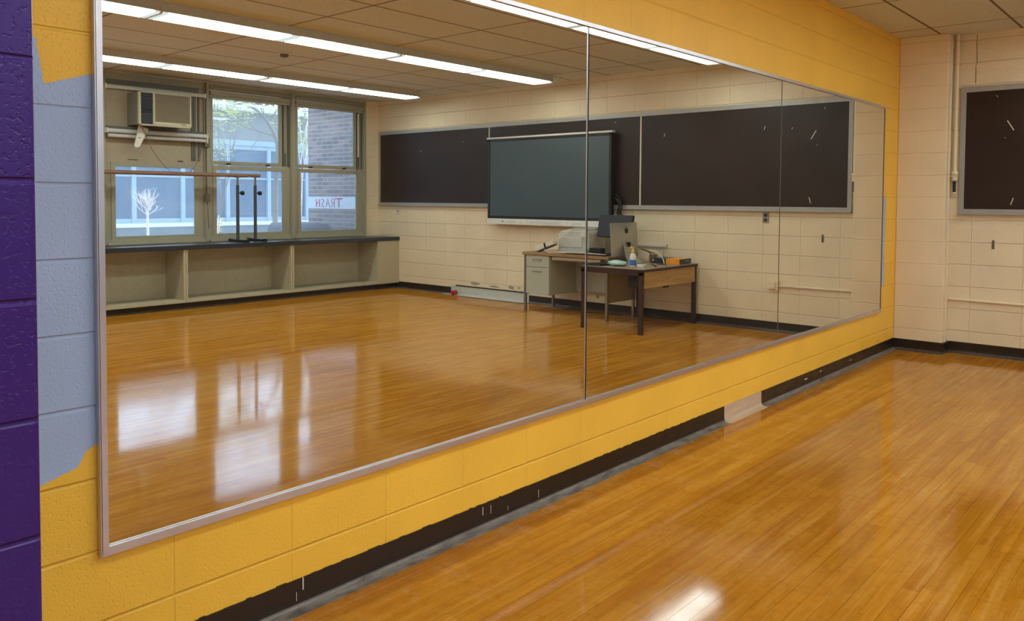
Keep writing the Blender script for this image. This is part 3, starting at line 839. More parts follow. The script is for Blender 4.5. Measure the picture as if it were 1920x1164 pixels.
obj('name_badge', B(AX-0.0055, AY1-0.14, AZ0+0.034, AX-0.003, AY1-0.07, AZ0+0.042), M['rust'], t)

t = thing('hanging_bracket', 'loose white wedge-shaped bracket dangling below the air conditioner', 'bracket', (W-0.16, 4.45, 2.1))
obj('wedge', MB().prism([(4.445, 2.262), (4.56, 2.215), (4.445, 1.99), (4.395, 1.985), (4.385, 2.01)], 0, W-0.175, W-0.155), M['white'], t, 0.002)
obj('hole', B(W-0.177, 4.43, 2.10, W-0.174, 4.46, 2.108), M['black'], t)
t = thing('drooping_cable', 'thin grey cable drooping from air conditioner to mullion box', 'cable', (W-0.15, 4.9, 1.67))
obj('wire', MB().tube(smooth_path([(W-0.19, 4.46, 2.27), (W-0.19, 4.50, 2.17), (7.64, 4.641, 1.908), (7.64, 4.842, 1.704), (7.64, 5.015, 1.672), (7.68, 5.18, 1.796), (W-0.045, 5.33, 2.06)]), 0.0045), M['cable'], t)
t = thing('mullion_conduit', 'thin vertical conduit with two boxes on the mullion beside the air conditioner', 'conduit', (W-0.04, 5.385, 0.9))
obj('pipe', MB().cyl((W-0.042, 5.375, 1.42), (W-0.042, 5.375, 2.885), 0.009).cyl((W-0.042, 5.40, 0.98), (W-0.042, 5.385, 1.34), 0.007), M['rust'], t)
obj('junction_box', B(W-0.085, 5.335, 2.04, W-0.03, 5.405, 2.16), M['rust'], t, 0.006)
obj('switch_box', B(W-0.08, 5.345, 1.33, W-0.03, 5.405, 1.43), M['rust'], t, 0.006)
t = thing('smoke_detector', 'small round smoke detector on the ceiling tiles', 'smoke detector', (5.148, 4.852, H))
obj('base_ring', MB().lathe([(0.07, 0), (0.07, -0.012), (0.05, -0.016)][::-1], (5.148, 4.852, H), 20), M['white'], t)
obj('sensor_head', MB().lathe([(0.045, -0.012), (0.042, -0.04), (0.02, -0.048)][::-1], (5.148, 4.852, H), 20), M['rust'], t)

# ------------------------------------------------------------------ counter and shelves
CX = 7.292
ct = obj('countertop', MB().box(CX, 0.3, 0.738, W-0.001, L-0.001, 0.795), M['counter'], None, 0.004)
tag(ct, 'long dark slate counter running below the windows', 'counter')
U0 = 7.895
def make_shelf(y1, label):
    y0 = y1 - 1.52
    t = thing('bookcase', label, 'bookcase', (CX+0.02, y1, 0), 0, 'open bookcases under the counter')
    x0, x1 = CX+0.015, W-0.01
    obj('side_panel', B(x0, y0, 0.09, x1, y0+0.026, 0.738), M['shelf'], t, 0.001)
    obj('side_panel', B(x0, y1-0.026, 0.09, x1, y1, 0.738), M['shelf'], t, 0.001)
    obj('back_panel', B(x1-0.012, y0+0.026, 0.115, x1, y1-0.026, 0.738), M['shelf'], t)
    obj('bottom_shelf', B(x0-0.004, y0, 0.085, x1-0.012, y1, 0.118), M['shelf'], t, 0.002)
    obj('toe_kick', B(x0+0.09, y0, 0.0, x0+0.11, y1, 0.085), M['base2'], t)
    m = MB()
    for k in range(9):
        for xx in (x0+0.05, x1-0.08):
            m.box(xx, y1-0.0275, 0.22+k*0.055, xx+0.008, y1-0.0255, 0.228+k*0.055)
            m.box(xx, y0+0.0255, 0.22+k*0.055, xx+0.008, y0+0.0275, 0.228+k*0.055)
    h = obj('shelf_pin_hole', m, M['black'], t); h['kind'] = 'stuff'
    return t
lbs = ['open cream bookcase below counter, first from the chalkboard wall', 'open cream bookcase below counter, under the ballet barre posts', 'open cream bookcase below counter, under the air conditioner',
       'open cream bookcase below counter, fourth from the chalkboard wall']
sh = make_shelf(U0, lbs[0])
for k in range(1, 4): dup(sh, (CX+0.02, U0-1.523*k, 0), lbs[k])
t = thing('filler_cabinet', 'plain closed cream panel box closing the counter end at the chalkboard wall', 'cabinet', (CX+0.02, 8.09, 0))
obj('front_panel', B(CX+0.013, U0+0.003, 0.085, CX+0.035, L-0.002, 0.738), M['shelf'], t, 0.001)
obj('side_panel', B(CX+0.035, U0+0.003, 0.085, W-0.002, U0+0.02, 0.738), M['shelf'], t)
obj('toe_kick', B(CX+0.10, U0+0.003, 0.0, CX+0.12, L-0.002, 0.085), M['base2'], t)

# ------------------------------------------------------------------ ballet barres on the counter
def barre(x, yp, yend, ystart, label, zt=1.675):
    t = thing('ballet_barre', label, 'barre', (x, yp, 0.795), 0, 'portable ballet barres')
    for k, yy in enumerate((yp, ystart+0.35)):
        obj('foot', B(x-0.235, yy-0.022, 0.797, x+0.185, yy+0.022, 0.832), M['blackmetal'], t, 0.004)
        obj('foot_cap', MB().box(x-0.25, yy-0.025, 0.795, x-0.225, yy+0.025, 0.836).box(x+0.18, yy-0.025, 0.795, x+0.20, yy+0.025, 0.836), M['black'], t, 0.003)
        post = obj('post', MB().cyl((x, yy, 0.83), (x, yy, 1.55), 0.021), M['post'], t)
        obj('inner_tube', MB().cyl((x, yy, 1.55), (x, yy, zt-0.01), 0.013), M['chrome'], post)
        obj('knob', MB().cyl((x, yy+0.02, 1.445), (x, yy+0.05, 1.445), 0.007).cyl((x-0.004, yy+0.05, 1.445), (x-0.004, yy+0.085, 1.445), 0.028), M['black'], post)
        obj('cradle', MB().box(x-0.02, yy-0.03, zt-0.03, x+0.02, yy+0.03, zt-0.015), M['chrome'], t)
    obj('bar', MB().cyl((x, ystart, zt), (x, yend, zt), 0.021, n=18), M['barre'], t)
    return t
barre(7.54, 5.69, 5.83, 3.25, 'wooden bar on grey posts, the ballet barre nearer the room')
barre(7.60, 5.985, 6.06, 3.45, 'wooden bar on grey posts, the ballet barre nearer the window glass', 1.685)

# ------------------------------------------------------------------ steel desk
DX0, DX1, DY0, DY1 = 2.93, 4.215, 7.61, 8.22
t = thing('teacher_desk', 'grey steel desk with brown wood top and two drawers', 'desk', (3.57, 7.9, 0))
obj('desktop', B(DX0, DY0, 0.705, DX1, DY1, 0.738), M['deskwood'], t, 0.003)
ped = obj('pedestal', B(3.80, DY0+0.035, 0.225, 4.165, DY1-0.03, 0.704), M['deskgrey'], t, 0.003)
for (z0, z1, zh) in ((0.562, 0.700, 0.650), (0.230, 0.556, 0.505)):
    d = obj('drawer', B(3.803, DY0+0.015, z0, 4.162, DY0+0.036, z1), M['deskgrey'], t, 0.003)
    obj('drawer_handle', MB().box(3.92, DY0-0.006, zh, 4.05, DY0, zh+0.008).box(3.92, DY0-0.004, zh, 3.93, DY0+0.016, zh+0.008).box(4.04, DY0-0.004, zh, 4.05, DY0+0.016, zh+0.008), M['chrome'], d, 0.001)
obj('pencil_drawer', MB().box(3.05, DY0+0.03, 0.655, 3.77, DY0+0.45, 0.70).box(3.05, DY0+0.015, 0.665, 3.74, DY0+0.032, 0.698), M['acpanel'], t, 0.003)
obj('end_panel', B(2.975, DY0+0.05, 0.20, 2.995, DY1-0.02, 0.704), M['acpanel'], t)
obj('modesty_panel', B(2.995, DY1-0.05, 0.25, 3.80, DY1-0.03, 0.704), M['deskgrey'], t)
for (x, y) in ((4.18, DY0+0.03), (4.18, DY1-0.03), (2.965, DY0+0.03), (2.965, DY1-0.03)):
    obj('leg', B(x-0.015, y-0.015, 0.0, x+0.015, y+0.015, 0.705), M['chrome'], t, 0.002)

# ------------------------------------------------------------------ computer table
TX0, TX1, TY0, TY1, TZ = 2.15, 2.92, 7.08, 8.22, 0.675
t = thing('computer_table', 'brown metal table with grey top and oak side panel', 'table', (2.53, 7.65, 0))
obj('tabletop', B(TX0-0.005, TY0-0.005, TZ-0.022, TX1+0.005, TY1+0.005, TZ), M['tabletop'], t, 0.002)
obj('edge_band', MB().box(TX0-0.008, TY0-0.008, TZ-0.03, TX1+0.008, TY0-0.004, TZ-0.002).box(TX0-0.008, TY0-0.008, TZ-0.03, TX0-0.004, TY1+0.008, TZ-0.002).box(TX1+0.004, TY0-0.008, TZ-0.03, TX1+0.008, TY1+0.008, TZ-0.002).box(TX0-0.008, TY1+0.004, TZ-0.03, TX1+0.008, TY1+0.008, TZ-0.002), M['brown'], t)
obj('frame_rail', MB().box(TX0, TY0, TZ-0.065, TX1, TY0+0.03, TZ-0.022).box(TX0, TY1-0.03, TZ-0.065, TX1, TY1, TZ-0.022).box(TX1-0.03, TY0, TZ-0.065, TX1, TY1, TZ-0.022), M['brown'], t)
obj('side_panel', B(TX0+0.002, TY0+0.045, TZ-0.20, TX0+0.022, TY1-0.03, TZ-0.032), M['oak'], t, 0.001)
for (x, y) in ((TX0, TY0), (TX1-0.045, TY0), (TX0, TY1-0.04), (TX1-0.045, TY1-0.04)):
    obj('leg', B(x, y, 0, x+0.045, y+0.04, TZ-0.022), M['brown'], t, 0.002)
obj('latch', B(2.20, 7.62, TZ-0.23, 2.23, 7.70, TZ-0.20), M['black'], t)
t = thing('speaker_box', 'small black box fixed under the table corner behind its leg', 'box', (2.4, 7.45, 0.45))
obj('case', B(2.29, 7.30, 0.465, 2.46, 7.46, TZ-0.066), M['black'], t, 0.004)
obj('cone', MB().cyl((2.37, 7.294, 0.54), (2.37, 7.301, 0.54), 0.05), M['blackmetal'], t)

# ------------------------------------------------------------------ silver all-in-one computer (rear faces the mirror)
t = thing('desktop_computer', 'silver all-in-one computer seen from behind on the brown table', 'computer', (2.78, 7.72, TZ), 0)
# local frame: back faces -x, width along y
def lean(v):   # small lean of the shell toward +x at the top
    return v
rot = Matrix.Rotation(math.radians(4.0), 3, 'Y')
def shell():
    mb = MB()
    w, z0, z1 = 0.528, 0.075, 0.455
    n = 12
    # curved back: thin at the edges, thick at the middle
    vs = []; fs = []
    for i in range(n+1):
        for j in range(n+1):
            a = -1+2*i/n; b = -1+2*j/n
            th = 0.005 + 0.034*max(0, (1-abs(a)**2.2))*max(0, (1-abs(b)**2.2))
            vs.append((-th, a*w/2, (z0+z1)/2 + b*(z1-z0)/2))
    for i in range(n):
        for j in range(n):
            q = i*(n+1)+j
            fs.append((q, q+1, q+n+2, q+n+1))
    mb.add(vs, fs, 0, True)
    return mb, w, z0, z1
mb, w_, z0_, z1_ = shell()
mb.box(-0.005, -w_/2, z0_, 0.004, w_/2, z1_)
piv = Vector((0, 0, z0_))
mb.v = [tuple(rot @ (Vector(v)-piv) + piv) for v in mb.v]
o = obj('shell', mb, M['silver'], t, 0, None, True)
mb = MB().box(0.004, -w_/2+0.004, z0_+0.004, 0.006, w_/2-0.004, z1_-0.004)
mb.v = [tuple(rot @ (Vector(v)-piv) + piv) for v in mb.v]
obj('screen', mb, M['screen'], t, 0, None, True)
# fruit mark on the back
mb = MB()
pts = [(0.0,-.030),(.012,-.034),(.022,-.026),(.028,-.012),(.030,.004),(.026,.018),(.016,.024),(.005,.020),(0,.019),(-.005,.020),(-.016,.024),(-.026,.018),(-.0245,.010),(-.0205,.003),(-.023,-.005),(-.0285,-.010),(-.022,-.026),(-.012,-.034)]
mb.prism([(y-0.0, z+0.365) for y, z in pts], 0, -0.0385, -0.0355)
lf = [(0.001,.026),(.004,.038),(.013,.046),(.012,.034),(.005,.027)]
mb.prism([(y, z+0.365) for y, z in lf], 0, -0.0385, -0.0355)
mb.v = [tuple(rot @ (Vector(v)-piv) + piv) for v in mb.v]
obj('logo', mb, M['black'], t, 0, None, True)
mb = MB().prism([(-0.185, 0.006), (-0.18, 0.012), (-0.075, 0.10), (-0.03, 0.225), (-0.022, 0.225), (-0.06, 0.08), (-0.10, 0.006)], 1, -0.085, 0.085)
obj('stand', mb, M['silver'], t, 0.002, None, True)
obj('stand_hole', MB().box(-0.062, -0.018, 0.185, -0.026, 0.018, 0.235), M['black'], t, 0, None, True)
obj('base_plate', MB().box(-0.185, -0.085, 0.001, 0.02, 0.085, 0.008), M['silver'], t, 0.002, None, True)

# ------------------------------------------------------------------ black monitor on the desk
t = thing('computer_monitor', 'black flat monitor standing on the wooden desk top', 'monitor', (3.06, 7.93, 0.738))
mb = MB().box(-0.235, -0.02, 0.205, 0.235, 0.02, 0.47)
r2 = Matrix.Rotation(math.radians(-13), 3, 'X')
def tilt(mb, p=Vector((0, 0, 0.30))):
    mb.v = [tuple(r2 @ (Vector(v)-p) + p) for v in mb.v]; return mb
obj('case', tilt(mb), M['black'], t, 0.006, None, True)
obj('screen', tilt(MB().box(-0.215, -0.022, 0.225, 0.215, -0.0195, 0.452)), M['blackmetal'], t, 0, None, True)
obj('neck', MB().box(-0.03, 0.01, 0.02, 0.03, 0.035, 0.30), M['black'], t, 0.002, None, True)
obj('hinge', MB().cyl((-0.05, 0.0, 0.19), (0.05, 0.0, 0.19), 0.018), M['black'], t, 0, None, True)
obj('foot', MB().box(-0.11, -0.09, 0.001, 0.11, 0.09, 0.018), M['black'], t, 0.004, None, True)
t = thing('mini_computer', 'small black box under the black monitor', 'computer', (3.24, 7.82, 0.738))
obj('case', B(3.175, 7.806, 0.74, 3.34, 7.90, 0.815), M['black'], t, 0.003)
obj('front_panel', B(3.18, 7.803, 0.745, 3.335, 7.807, 0.81), M['blackmetal'], t)

# ------------------------------------------------------------------ printer, phone, tray, cables
t = thing('printer', 'pale grey rounded laser printer on the desk', 'printer', (3.58, 8.0, 0.738))
m = MB().prism([(3.36, 0.765), (3.80, 0.765), (3.815, 0.80), (3.81, 0.96), (3.79, 0.995), (3.76, 1.01), (3.40, 1.018), (3.37, 1.0), (3.36, 0.97)][::-1], 1, 7.82, 8.18)
obj('body', m, M['offwhite'], t, 0.012)
obj('paper_tray', B(3.37, 7.805, 0.742, 3.80, 8.17, 0.80), M['offwhite'], t, 0.004)
obj('tray_gap', B(3.375, 7.803, 0.800, 3.795, 7.9, 0.805), M['lightgrey'], t)
obj('front_door', B(3.45, 7.806, 0.81, 3.78, 7.822, 0.93), M['offwhite'], t, 0.004)
obj('control_panel', B(3.38, 7.80, 0.94, 3.46, 7.822, 0.985), M['lightgrey'], t, 0.004)
obj('top_slot', MB().box(3.42, 7.9, 1.012, 3.74, 8.1, 1.024), M['lightgrey'], t)
obj('output_flap', B(3.40, 7.84, 1.018, 3.66, 8.06, 1.028), M['offwhite'], t, 0.002)
t = thing('desk_phone', 'pale handset-like device with dark strap leaning against the printer', 'phone', (3.93, 7.72, 0.738))
ry = Matrix.Rotation(math.radians(20), 3, 'Y')
m = MB().box(3.78, 7.68, 0.792, 4.08, 7.77, 0.847, 0, ry)
obj('body', m, M['cablew'], t, 0.008)
obj('strap', MB().box(3.90, 7.677, 0.789, 3.925, 7.773, 0.850, 0, ry, (3.93, 7.725, 0.8195)), M['black'], t)
obj('keypad', MB().box(3.79, 7.682, 0.784, 4.07, 7.768, 0.792, 0, ry, (3.93, 7.725, 0.8195)), M['rust'], t)
t = thing('black_tray', 'long flat black tray lying along the front of the desk', 'tray', (3.5, 7.72, 0.738))
obj('tray', B(3.03, 7.66, 0.739, 3.77, 7.80, 0.752), M['black'], t, 0.004)
t = thing('cable_bundle', 'loose white cables along the front of the desk', 'cable', (3.5, 7.66, 0.738))
obj('cable', MB().tube(smooth_path([(3.93, 7.70, 0.78), (3.86, 7.66, 0.748), (3.74, 7.645, 0.745), (3.5, 7.65, 0.756), (3.3, 7.65, 0.758), (3.08, 7.66, 0.756)]), 0.006), M['cablew'], t)
obj('cable', MB().tube(smooth_path([(3.90, 7.66, 0.76), (3.75, 7.64, 0.765), (3.62, 7.645, 0.760), (3.4, 7.64, 0.768), (3.15, 7.645, 0.762), (3.0, 7.66, 0.757)]), 0.005), M['cablew'], t)
t = thing('grey_cable', 'grey cable arching over the printer from the handset', 'cable', (3.7, 7.8, 0.8))
obj('wire', MB().tube(smooth_path([(3.80, 7.72, 0.86), (3.72, 7.76, 0.93), (3.62, 7.78, 1.00), (3.55, 7.80, 1.04), (3.48, 7.9, 1.045), (3.36, 7.98, 1.04)]), 0.006), M['cablew'], t)

# ------------------------------------------------------------------ things on the computer table
t = thing('pump_bottle', 'white pump bottle with yellow top and blue label', 'bottle', (2.385, 7.27, TZ))
b = obj('bottle_body', MB().lathe([(0.030, 0.0), (0.034, 0.006), (0.034, 0.11), (0.028, 0.135), (0.014, 0.15), (0.014, 0.158)], (2.385, 7.27, TZ+0.001)), M['white'], t)
obj('pump_cap', MB().lathe([(0.017, 0.155), (0.017, 0.178), (0.009, 0.184), (0.007, 0.21)], (2.385, 7.27, TZ)).box(2.375, 7.235, TZ+0.205, 2.395, 7.285, TZ+0.218), M['yellowp'], t)
obj('label', MB().lathe([(0.0348, 0.022), (0.0350, 0.024), (0.0350, 0.078), (0.0348, 0.08)], (2.385, 7.27, TZ)), M['bluelab'], b)
t = thing('wipes_pack', 'crumpled mint and white packet of wipes beside the pump bottle', 'packet', (2.59, 7.26, TZ))
random.seed(3)
fr = [random.uniform(0.72, 1.15) for _ in range(60)]
obj('packet', MB().blob((2.585, 7.27, TZ+0.033), 0.125, 0.06, 0.030, 18, 9, 0, lambda d: fr[int((d.x*3.1+d.y*5.3+d.z*7.7)*9) % 60]), M['mint'], t)
obj('flap', B(2.55, 7.235, TZ+0.055, 2.62, 7.29, TZ+0.066), M['white'], t, 0.002)
t = thing('keyboard', 'thin black keyboard at the front edge of the table', 'keyboard', (2.80, 7.22, TZ))
obj('case', B(2.71, 7.13, TZ+0.001, 2.905, 7.50, TZ+0.016), M['black'], t, 0.003)
m = MB()
for i in range(5):
    for j in range(12):
        m.box(2.722+i*0.034, 7.145+j*0.029, TZ+0.016, 2.75+i*0.034, 7.169+j*0.029, TZ+0.021)
k = obj('key', m, M['blackmetal'], t); k['kind'] = 'stuff'
t = thing('power_adapter', 'white power adapter on the table beside the pump bottle', 'adapter', (2.29, 7.30, TZ))
obj('brick', B(2.26, 7.28, TZ+0.001, 2.345, 7.34, TZ+0.035), M['white'], t, 0.004)
t = thing('tissue_scrap', 'crumpled white and black wrapper between packet and bottle', 'wrapper', (2.47, 7.32, TZ))
obj('wrapper', MB().blob((2.447, 7.345, TZ+0.026), 0.027, 0.035, 0.024, 12, 7, 0, lambda d: fr[int((d.x*4.1+d.y*3.3+d.z*9.7)*7) % 60]), M['white'], t)
obj('dark_fold', MB().blob((2.447, 7.355, TZ+0.048), 0.02, 0.02, 0.018, 8, 5), M['black'], t)
t = thing('cable_coil', 'dark cables trailing across the table top', 'cable', (2.35, 7.55, TZ))
obj('cable', MB().tube(smooth_path([(2.62, 7.80, TZ+0.16), (2.50, 7.80, TZ+0.12), (2.44, 7.74, TZ+0.03), (2.36, 7.62, TZ+0.008), (2.27, 7.55, TZ+0.007), (2.23, 7.46, TZ+0.007)]), 0.006), M['brown'], t)
obj('cable', MB().tube(smooth_path([(2.60, 7.84, TZ+0.15), (2.46, 7.84, TZ+0.10), (2.40, 7.78, TZ+0.01), (2.28, 7.74, TZ+0.007), (2.18, 7.62, TZ+0.006)]), 0.005), M['brown'], t)
obj('cable', MB().tube(smooth_path([(2.60, 7.88, TZ+0.14), (2.48, 7.9, TZ+0.13), (2.40, 7.9, TZ+0.06), (2.37, 7.88, TZ+0.007)]), 0.007), M['cablew'], t)
t = thing('small_brown_box', 'little brown block against the wall behind the cables', 'box', (2.52, 8.1, TZ))
obj('block', B(2.60, 8.05, TZ+0.001, 2.67, 8.13, TZ+0.085), M['deskwood'], t, 0.002)
t = thing('card_box', 'flat navy and orange cardboard box on the table', 'box', (2.38, 8.02, TZ))
obj('box', B(2.20, 7.92, TZ+0.001, 2.565, 8.18, TZ+0.058), M['navy'], t, 0.001)
obj('orange_band', B(2.2006, 7.919, TZ+0.0015, 2.37, 8.17, TZ+0.0586), M['orange'], t)
obj('round_mark', MB().cyl((2.535, 7.918, TZ+0.035), (2.535, 7.9205, TZ+0.035), 0.012), M['white'], t)
m = MB()
for k in range(12):
    a0 = PI*k/11
    a1 = PI*(k+1)/11
    if k < 11: m.tube([(2.1985, 8.09+0.035*math.cos(a0), TZ+0.012+0.028*math.sin(a0)), (2.1985, 8.09+0.035*math.cos(a1), TZ+0.012+0.028*math.sin(a1))], 0.003, 5)
obj('arc_mark', m, M['offwhite'], t)

t = thing('floor_cable', 'thin black cable coiled on the floor under the desk', 'cable', (3.7, 8.1, 0))
obj('cable', MB().tube(smooth_path([(3.95, 8.08, 0.006), (3.85, 8.15, 0.006), (3.7, 8.10, 0.006), (3.62, 8.16, 0.006), (3.75, 8.2, 0.007), (3.6, 8.05, 0.006), (3.4, 8.12, 0.006), (3.1, 8.16, 0.006)]), 0.005), M['black'], t)
t = thing('red_cup', 'small red round cap lying against the whitish base strip', 'cap', (5.99, 8.17, 0))
obj('rim', MB().cyl((5.985, 8.145, 0.037), (5.98, 8.215, 0.037), 0.036, n=24), M['red'], t)
obj('lid', MB().cyl((5.985, 8.138, 0.037), (5.985, 8.147, 0.037), 0.024, n=20), M['red'], t)
t = thing('fallen_strip', 'whitish strip of trim lying on the floor along the wall', 'strip', (5.4, 8.2, 0))
obj('strip', B(4.70, 8.155, 0.0055, 6.22, 8.235, 0.0105), M['offwhite'], t, 0.001)

# ------------------------------------------------------------------ courtyard
GZ = -0.35
struct('courtyard_ground', B(W+0.2, -12, GZ-0.1, 34, 30, GZ), M['concrete'])
FX = 18.7
t = thing('school_wing', 'long low pale blue building across the courtyard', 'building', (FX, 9, GZ))
m = MB().box(FX, -14, GZ, FX+0.3, 30, 0.62).box(FX, -14, 2.90, FX+0.3, 30, 3.85)
obj('wall', m, M['facade2'], t)
obj('upper_wall', B(FX-0.02, -14, 2.98, FX, 30, 3.80), M['facade'], t)
obj('ledge', B(FX-0.10, -14, 0.60, FX+0.05, 30, 0.70), M['gutter'], t)
obj('gutter', B(FX-0.35, -14, 3.80, FX+0.1, 30, 3.95), M['gutter'], t)
obj('roof', B(FX-0.05, -14, 3.95, FX+6, 30, 4.02), M['roof'], t)
obj('window_head', B(FX-0.03, -14, 2.86, FX+0.02, 30, 3.0), M['bframe'], t)
ym = 9.135 - 1.30*14
k = 0
while ym < 20:
    wn = obj('window', MB().box(FX+0.02, ym, 0.70, FX+0.10, ym+0.11, 2.88).box(FX-0.0, ym-0.02, 0.70, FX+0.06, ym+0.13, 0.82).box(FX+0.03, ym+0.11, 0.70, FX+0.09, ym+1.30, 0.82).box(FX+0.03, ym+0.11, 2.74, FX+0.09, ym+1.30, 2.88).box(FX+0.05, ym+0.11, 1.90, FX+0.08, ym+1.30, 1.945), M['bframe'], t)
    obj('window_pane', B(FX+0.10, ym+0.0, 0.72, FX+0.12, ym+1.32, 2.86), M['bglass'], wn)
    ym += 1.305
# brick wing along y = 8.4
t = thing('brick_wing', 'brown brick wall closing the courtyard beside the windows', 'building', (8.9, 8.4, GZ))
obj('wall', B(W+0.21, 8.40, GZ, 9.86, 8.70, 3.05), M['brick'], t)
obj('return_wall', B(9.60, 8.70, GZ, 9.86, 14, 3.05), M['brick'], t)
obj('eave', B(W+0.25, 8.05, 3.05, 10.1, 14, 3.25), M['gutter'], t)
# banner on the brick, hand lettered
t = thing('trash_sign', 'white banner hand lettered TRASH in red on the brick wall', 'sign', (9.2, 8.38, 1.2))
obj('banner', B(8.50, 8.385, 1.202, 9.86, 8.399, 1.408), M['banner'], t)
def stroke(mb, pts, r=0.008):
    mb.tube([(x, 8.382, z) for x, z in pts], r, 6)
glyph = {
 'T': [[(0, 1), (1, 1)], [(.5, 1), (.5, 0)]],
 'R': [[(0, 0), (0, 1), (.6, .98), (.8, .8), (.7, .58), (0, .5)], [(.35, .5), (.85, 0)]],
 'A': [[(0, 0), (.42, 1), (.85, 0)], [(.18, .4), (.66, .4)]],
 'S': [[(.8, .85), (.5, 1), (.15, .88), (.1, .65), (.45, .5), (.75, .32), (.65, .08), (.3, 0), (0, .15)]],
 'H': [[(0, 0), (0, 1)], [(.75, 0), (.75, 1)], [(0, .5), (.75, .5)]]}
for ch, x0, wd, z0, h, r in (('T', 8.865, .19, 1.225, .150, .010), ('R', 9.085, .11, 1.225, .15, .0055), ('A', 9.215, .13, 1.228, .145, .0055), ('S', 9.38, .09, 1.23, .14, .0055), ('H', 9.51, .12, 1.235, .13, .008)):
    mb = MB()
    for st in glyph[ch]: stroke(mb, [(x0+a*wd, z0+b*h) for a, b in st], r)
    obj('letter', mb, M['redink'], t)
# tarp covered heap
t = thing('covered_cart', 'low mound under a dark grey-blue tarp outside the window', 'cart', (9.1, 7.75, GZ))
random.seed(4)
def tf(d):
    return 1 + 0.05*math.sin(d.x*9+d.z*4) + 0.03*math.sin(d.y*13)
m = MB()
vs = []; fs = []; n = 28
prof = [(1.0, 0.0), (1.0, 0.55), (0.99, 0.80), (0.95, 0.92), (0.85, 0.985), (0.5, 1.0), (0.01, 1.01)]
for (r, z) in prof:
    for j in range(n):
        a = 2*PI*j/n
        c, s_ = math.cos(a), math.sin(a)
        k = 1/((abs(c)**5+abs(s_)**5)**0.2)
        rr = r*k*(1+0.02*math.sin(a*9+z*3)*(1.3-z))
        vs.append((9.22+0.70*c*rr, 7.78+0.28*s_*rr, GZ+z*1.33+0.01*math.sin(a*5)*r))
for i in range(len(prof)-1):
    for j in range(n): fs.append((i*n+j, i*n+(j+1) % n, (i+1)*n+(j+1) % n, (i+1)*n+j))
m.add(vs, fs, 0, True)
obj('tarp', m, M['tarp'], t)

# trees
def leaves(mb, c, r, n, size, seed, flat=1.0):
    rd = random.Random(seed)
    for _ in range(n):
        while True:
            v = Vector((rd.uniform(-1, 1), rd.uniform(-1, 1), rd.uniform(-1, 1)))
            if 0.15 < v.length < 1: break
        p = Vector(c) + Vector((v.x*r[0], v.y*r[1], v.z*r[2]))
        q = Matrix.Rotation(rd.uniform(0, 2*PI), 3, 'Z') @ Matrix.Rotation(rd.uniform(-1.0, 1.0), 3, 'X')
        s = size*rd.uniform(0.6, 1.2)
        pts = [Vector((0, 0, 0)), Vector((s*.5, s*.28, 0.1*s)), Vector((s, 0, 0)), Vector((s*.5, -s*.28, 0.1*s)), Vector((s*.5, 0, -.04*s))]
        vs = [p + q @ a for a in pts]
        mb.add(vs, [(0, 4, 1), (1, 4, 2), (2, 4, 3), (3, 4, 0)])
def branches(mb, p, d, ln, r, depth, rd, spread=0.55, tips=None, lift=0.12):
    p = Vector(p); d = Vector(d).normalized()
    pts = [p]; q = p.copy(); dd = d.copy()
    for k in range(4):
        dd = (dd + Vector((rd.uniform(-.18, .18), rd.uniform(-.18, .18), rd.uniform(-.06, .12)))).normalized()
        q = q + dd*ln/4; pts.append(q.copy())
    mb.tube(pts, r, 6, 0, [r*(1-0.12*i) for i in range(5)])
    if tips is not None and depth <= 1: tips.append(q.copy())
    if depth == 0: return
    for k in range(3):
        a = pts[rd.choice((2, 3, 4))]
        nd = (dd + Vector((rd.uniform(-1, 1), rd.uniform(-1, 1), rd.uniform(-.4, .7)))*spread + Vector((0, 0, lift))).normalized()
        branches(mb, a, nd, ln*rd.uniform(.55, .8), r*0.58, depth-1, rd, spread, tips, lift)

rd = random.Random(11)
t = thing('courtyard_tree', 'leafy courtyard tree with thin stems, behind the middle window', 'tree', (13.2, 8.5, GZ))
mb = MB(); tips = []
for (dx, dy, dz) in ((0, 0, 1), (.05, -.04, 1), (-.1, .12, 1)):
    branches(mb, (13.2+dx*.5, 8.5+dy*.4, GZ), (dx*.4, dy*.5, dz), 2.3, 0.022, 3, rd, 0.5, tips)
obj('stem', mb, M['bark'], t)
mb = MB()
for i, p in enumerate(tips):
    if rd.random() < 0.45: leaves(mb, p, (.2, .2, .15), 5, 0.10, i)
leaves(mb, (13.0, 8.45, 3.15), (.6, .75, .5), 480, 0.085, 901)
leaves(mb, (13.0, 8.35, 2.35), (.4, .4, .4), 170, 0.08, 902)
leaves(mb, (13.0, 9.4, 3.35), (.4, .7, .25), 130, 0.08, 904)
leaves(mb, (13.0, 8.35, 1.85), (.3, .28, .2), 70, 0.08, 903)
f = obj('foliage', mb, M['leaf'], t); f['kind'] = 'stuff'
t = thing('leaning_tree', 'twisted tree with an arching grey trunk in the courtyard', 'tree', (13.3, 9.9, GZ))
mb = MB(); tips = []
path = smooth_path([(13.3, 9.95, GZ), (13.2, 9.85, 1.2), (13.1, 9.85, 2.1), (13.0, 9.78, 2.55), (13.0, 9.58, 2.95), (13.0, 9.2, 3.26), (13.0, 8.7, 3.32)])
nn = len(path)
mb.tube(path, 0.05, 8, 0, [0.065-0.045*i/nn for i in range(nn)])
for k, i in enumerate(range(14, nn, 3)):
    branches(mb, path[i], (rd.uniform(-.5, .5), rd.uniform(-.4, .6), rd.uniform(.1, .8)), 0.7, 0.018, 2, rd, 0.6, tips)
obj('trunk', mb, M['bark'], t)
mb = MB()
for i, p in enumerate(tips):
    leaves(mb, p, (.16, .16, .12), 6, 0.09, i+50)
f = obj('foliage', mb, M['leaf'], t); f['kind'] = 'stuff'
t = thing('flowering_shrub', 'small leafy tree by the brick corner with pale blossoms', 'tree', (11.6, 9.5, GZ))
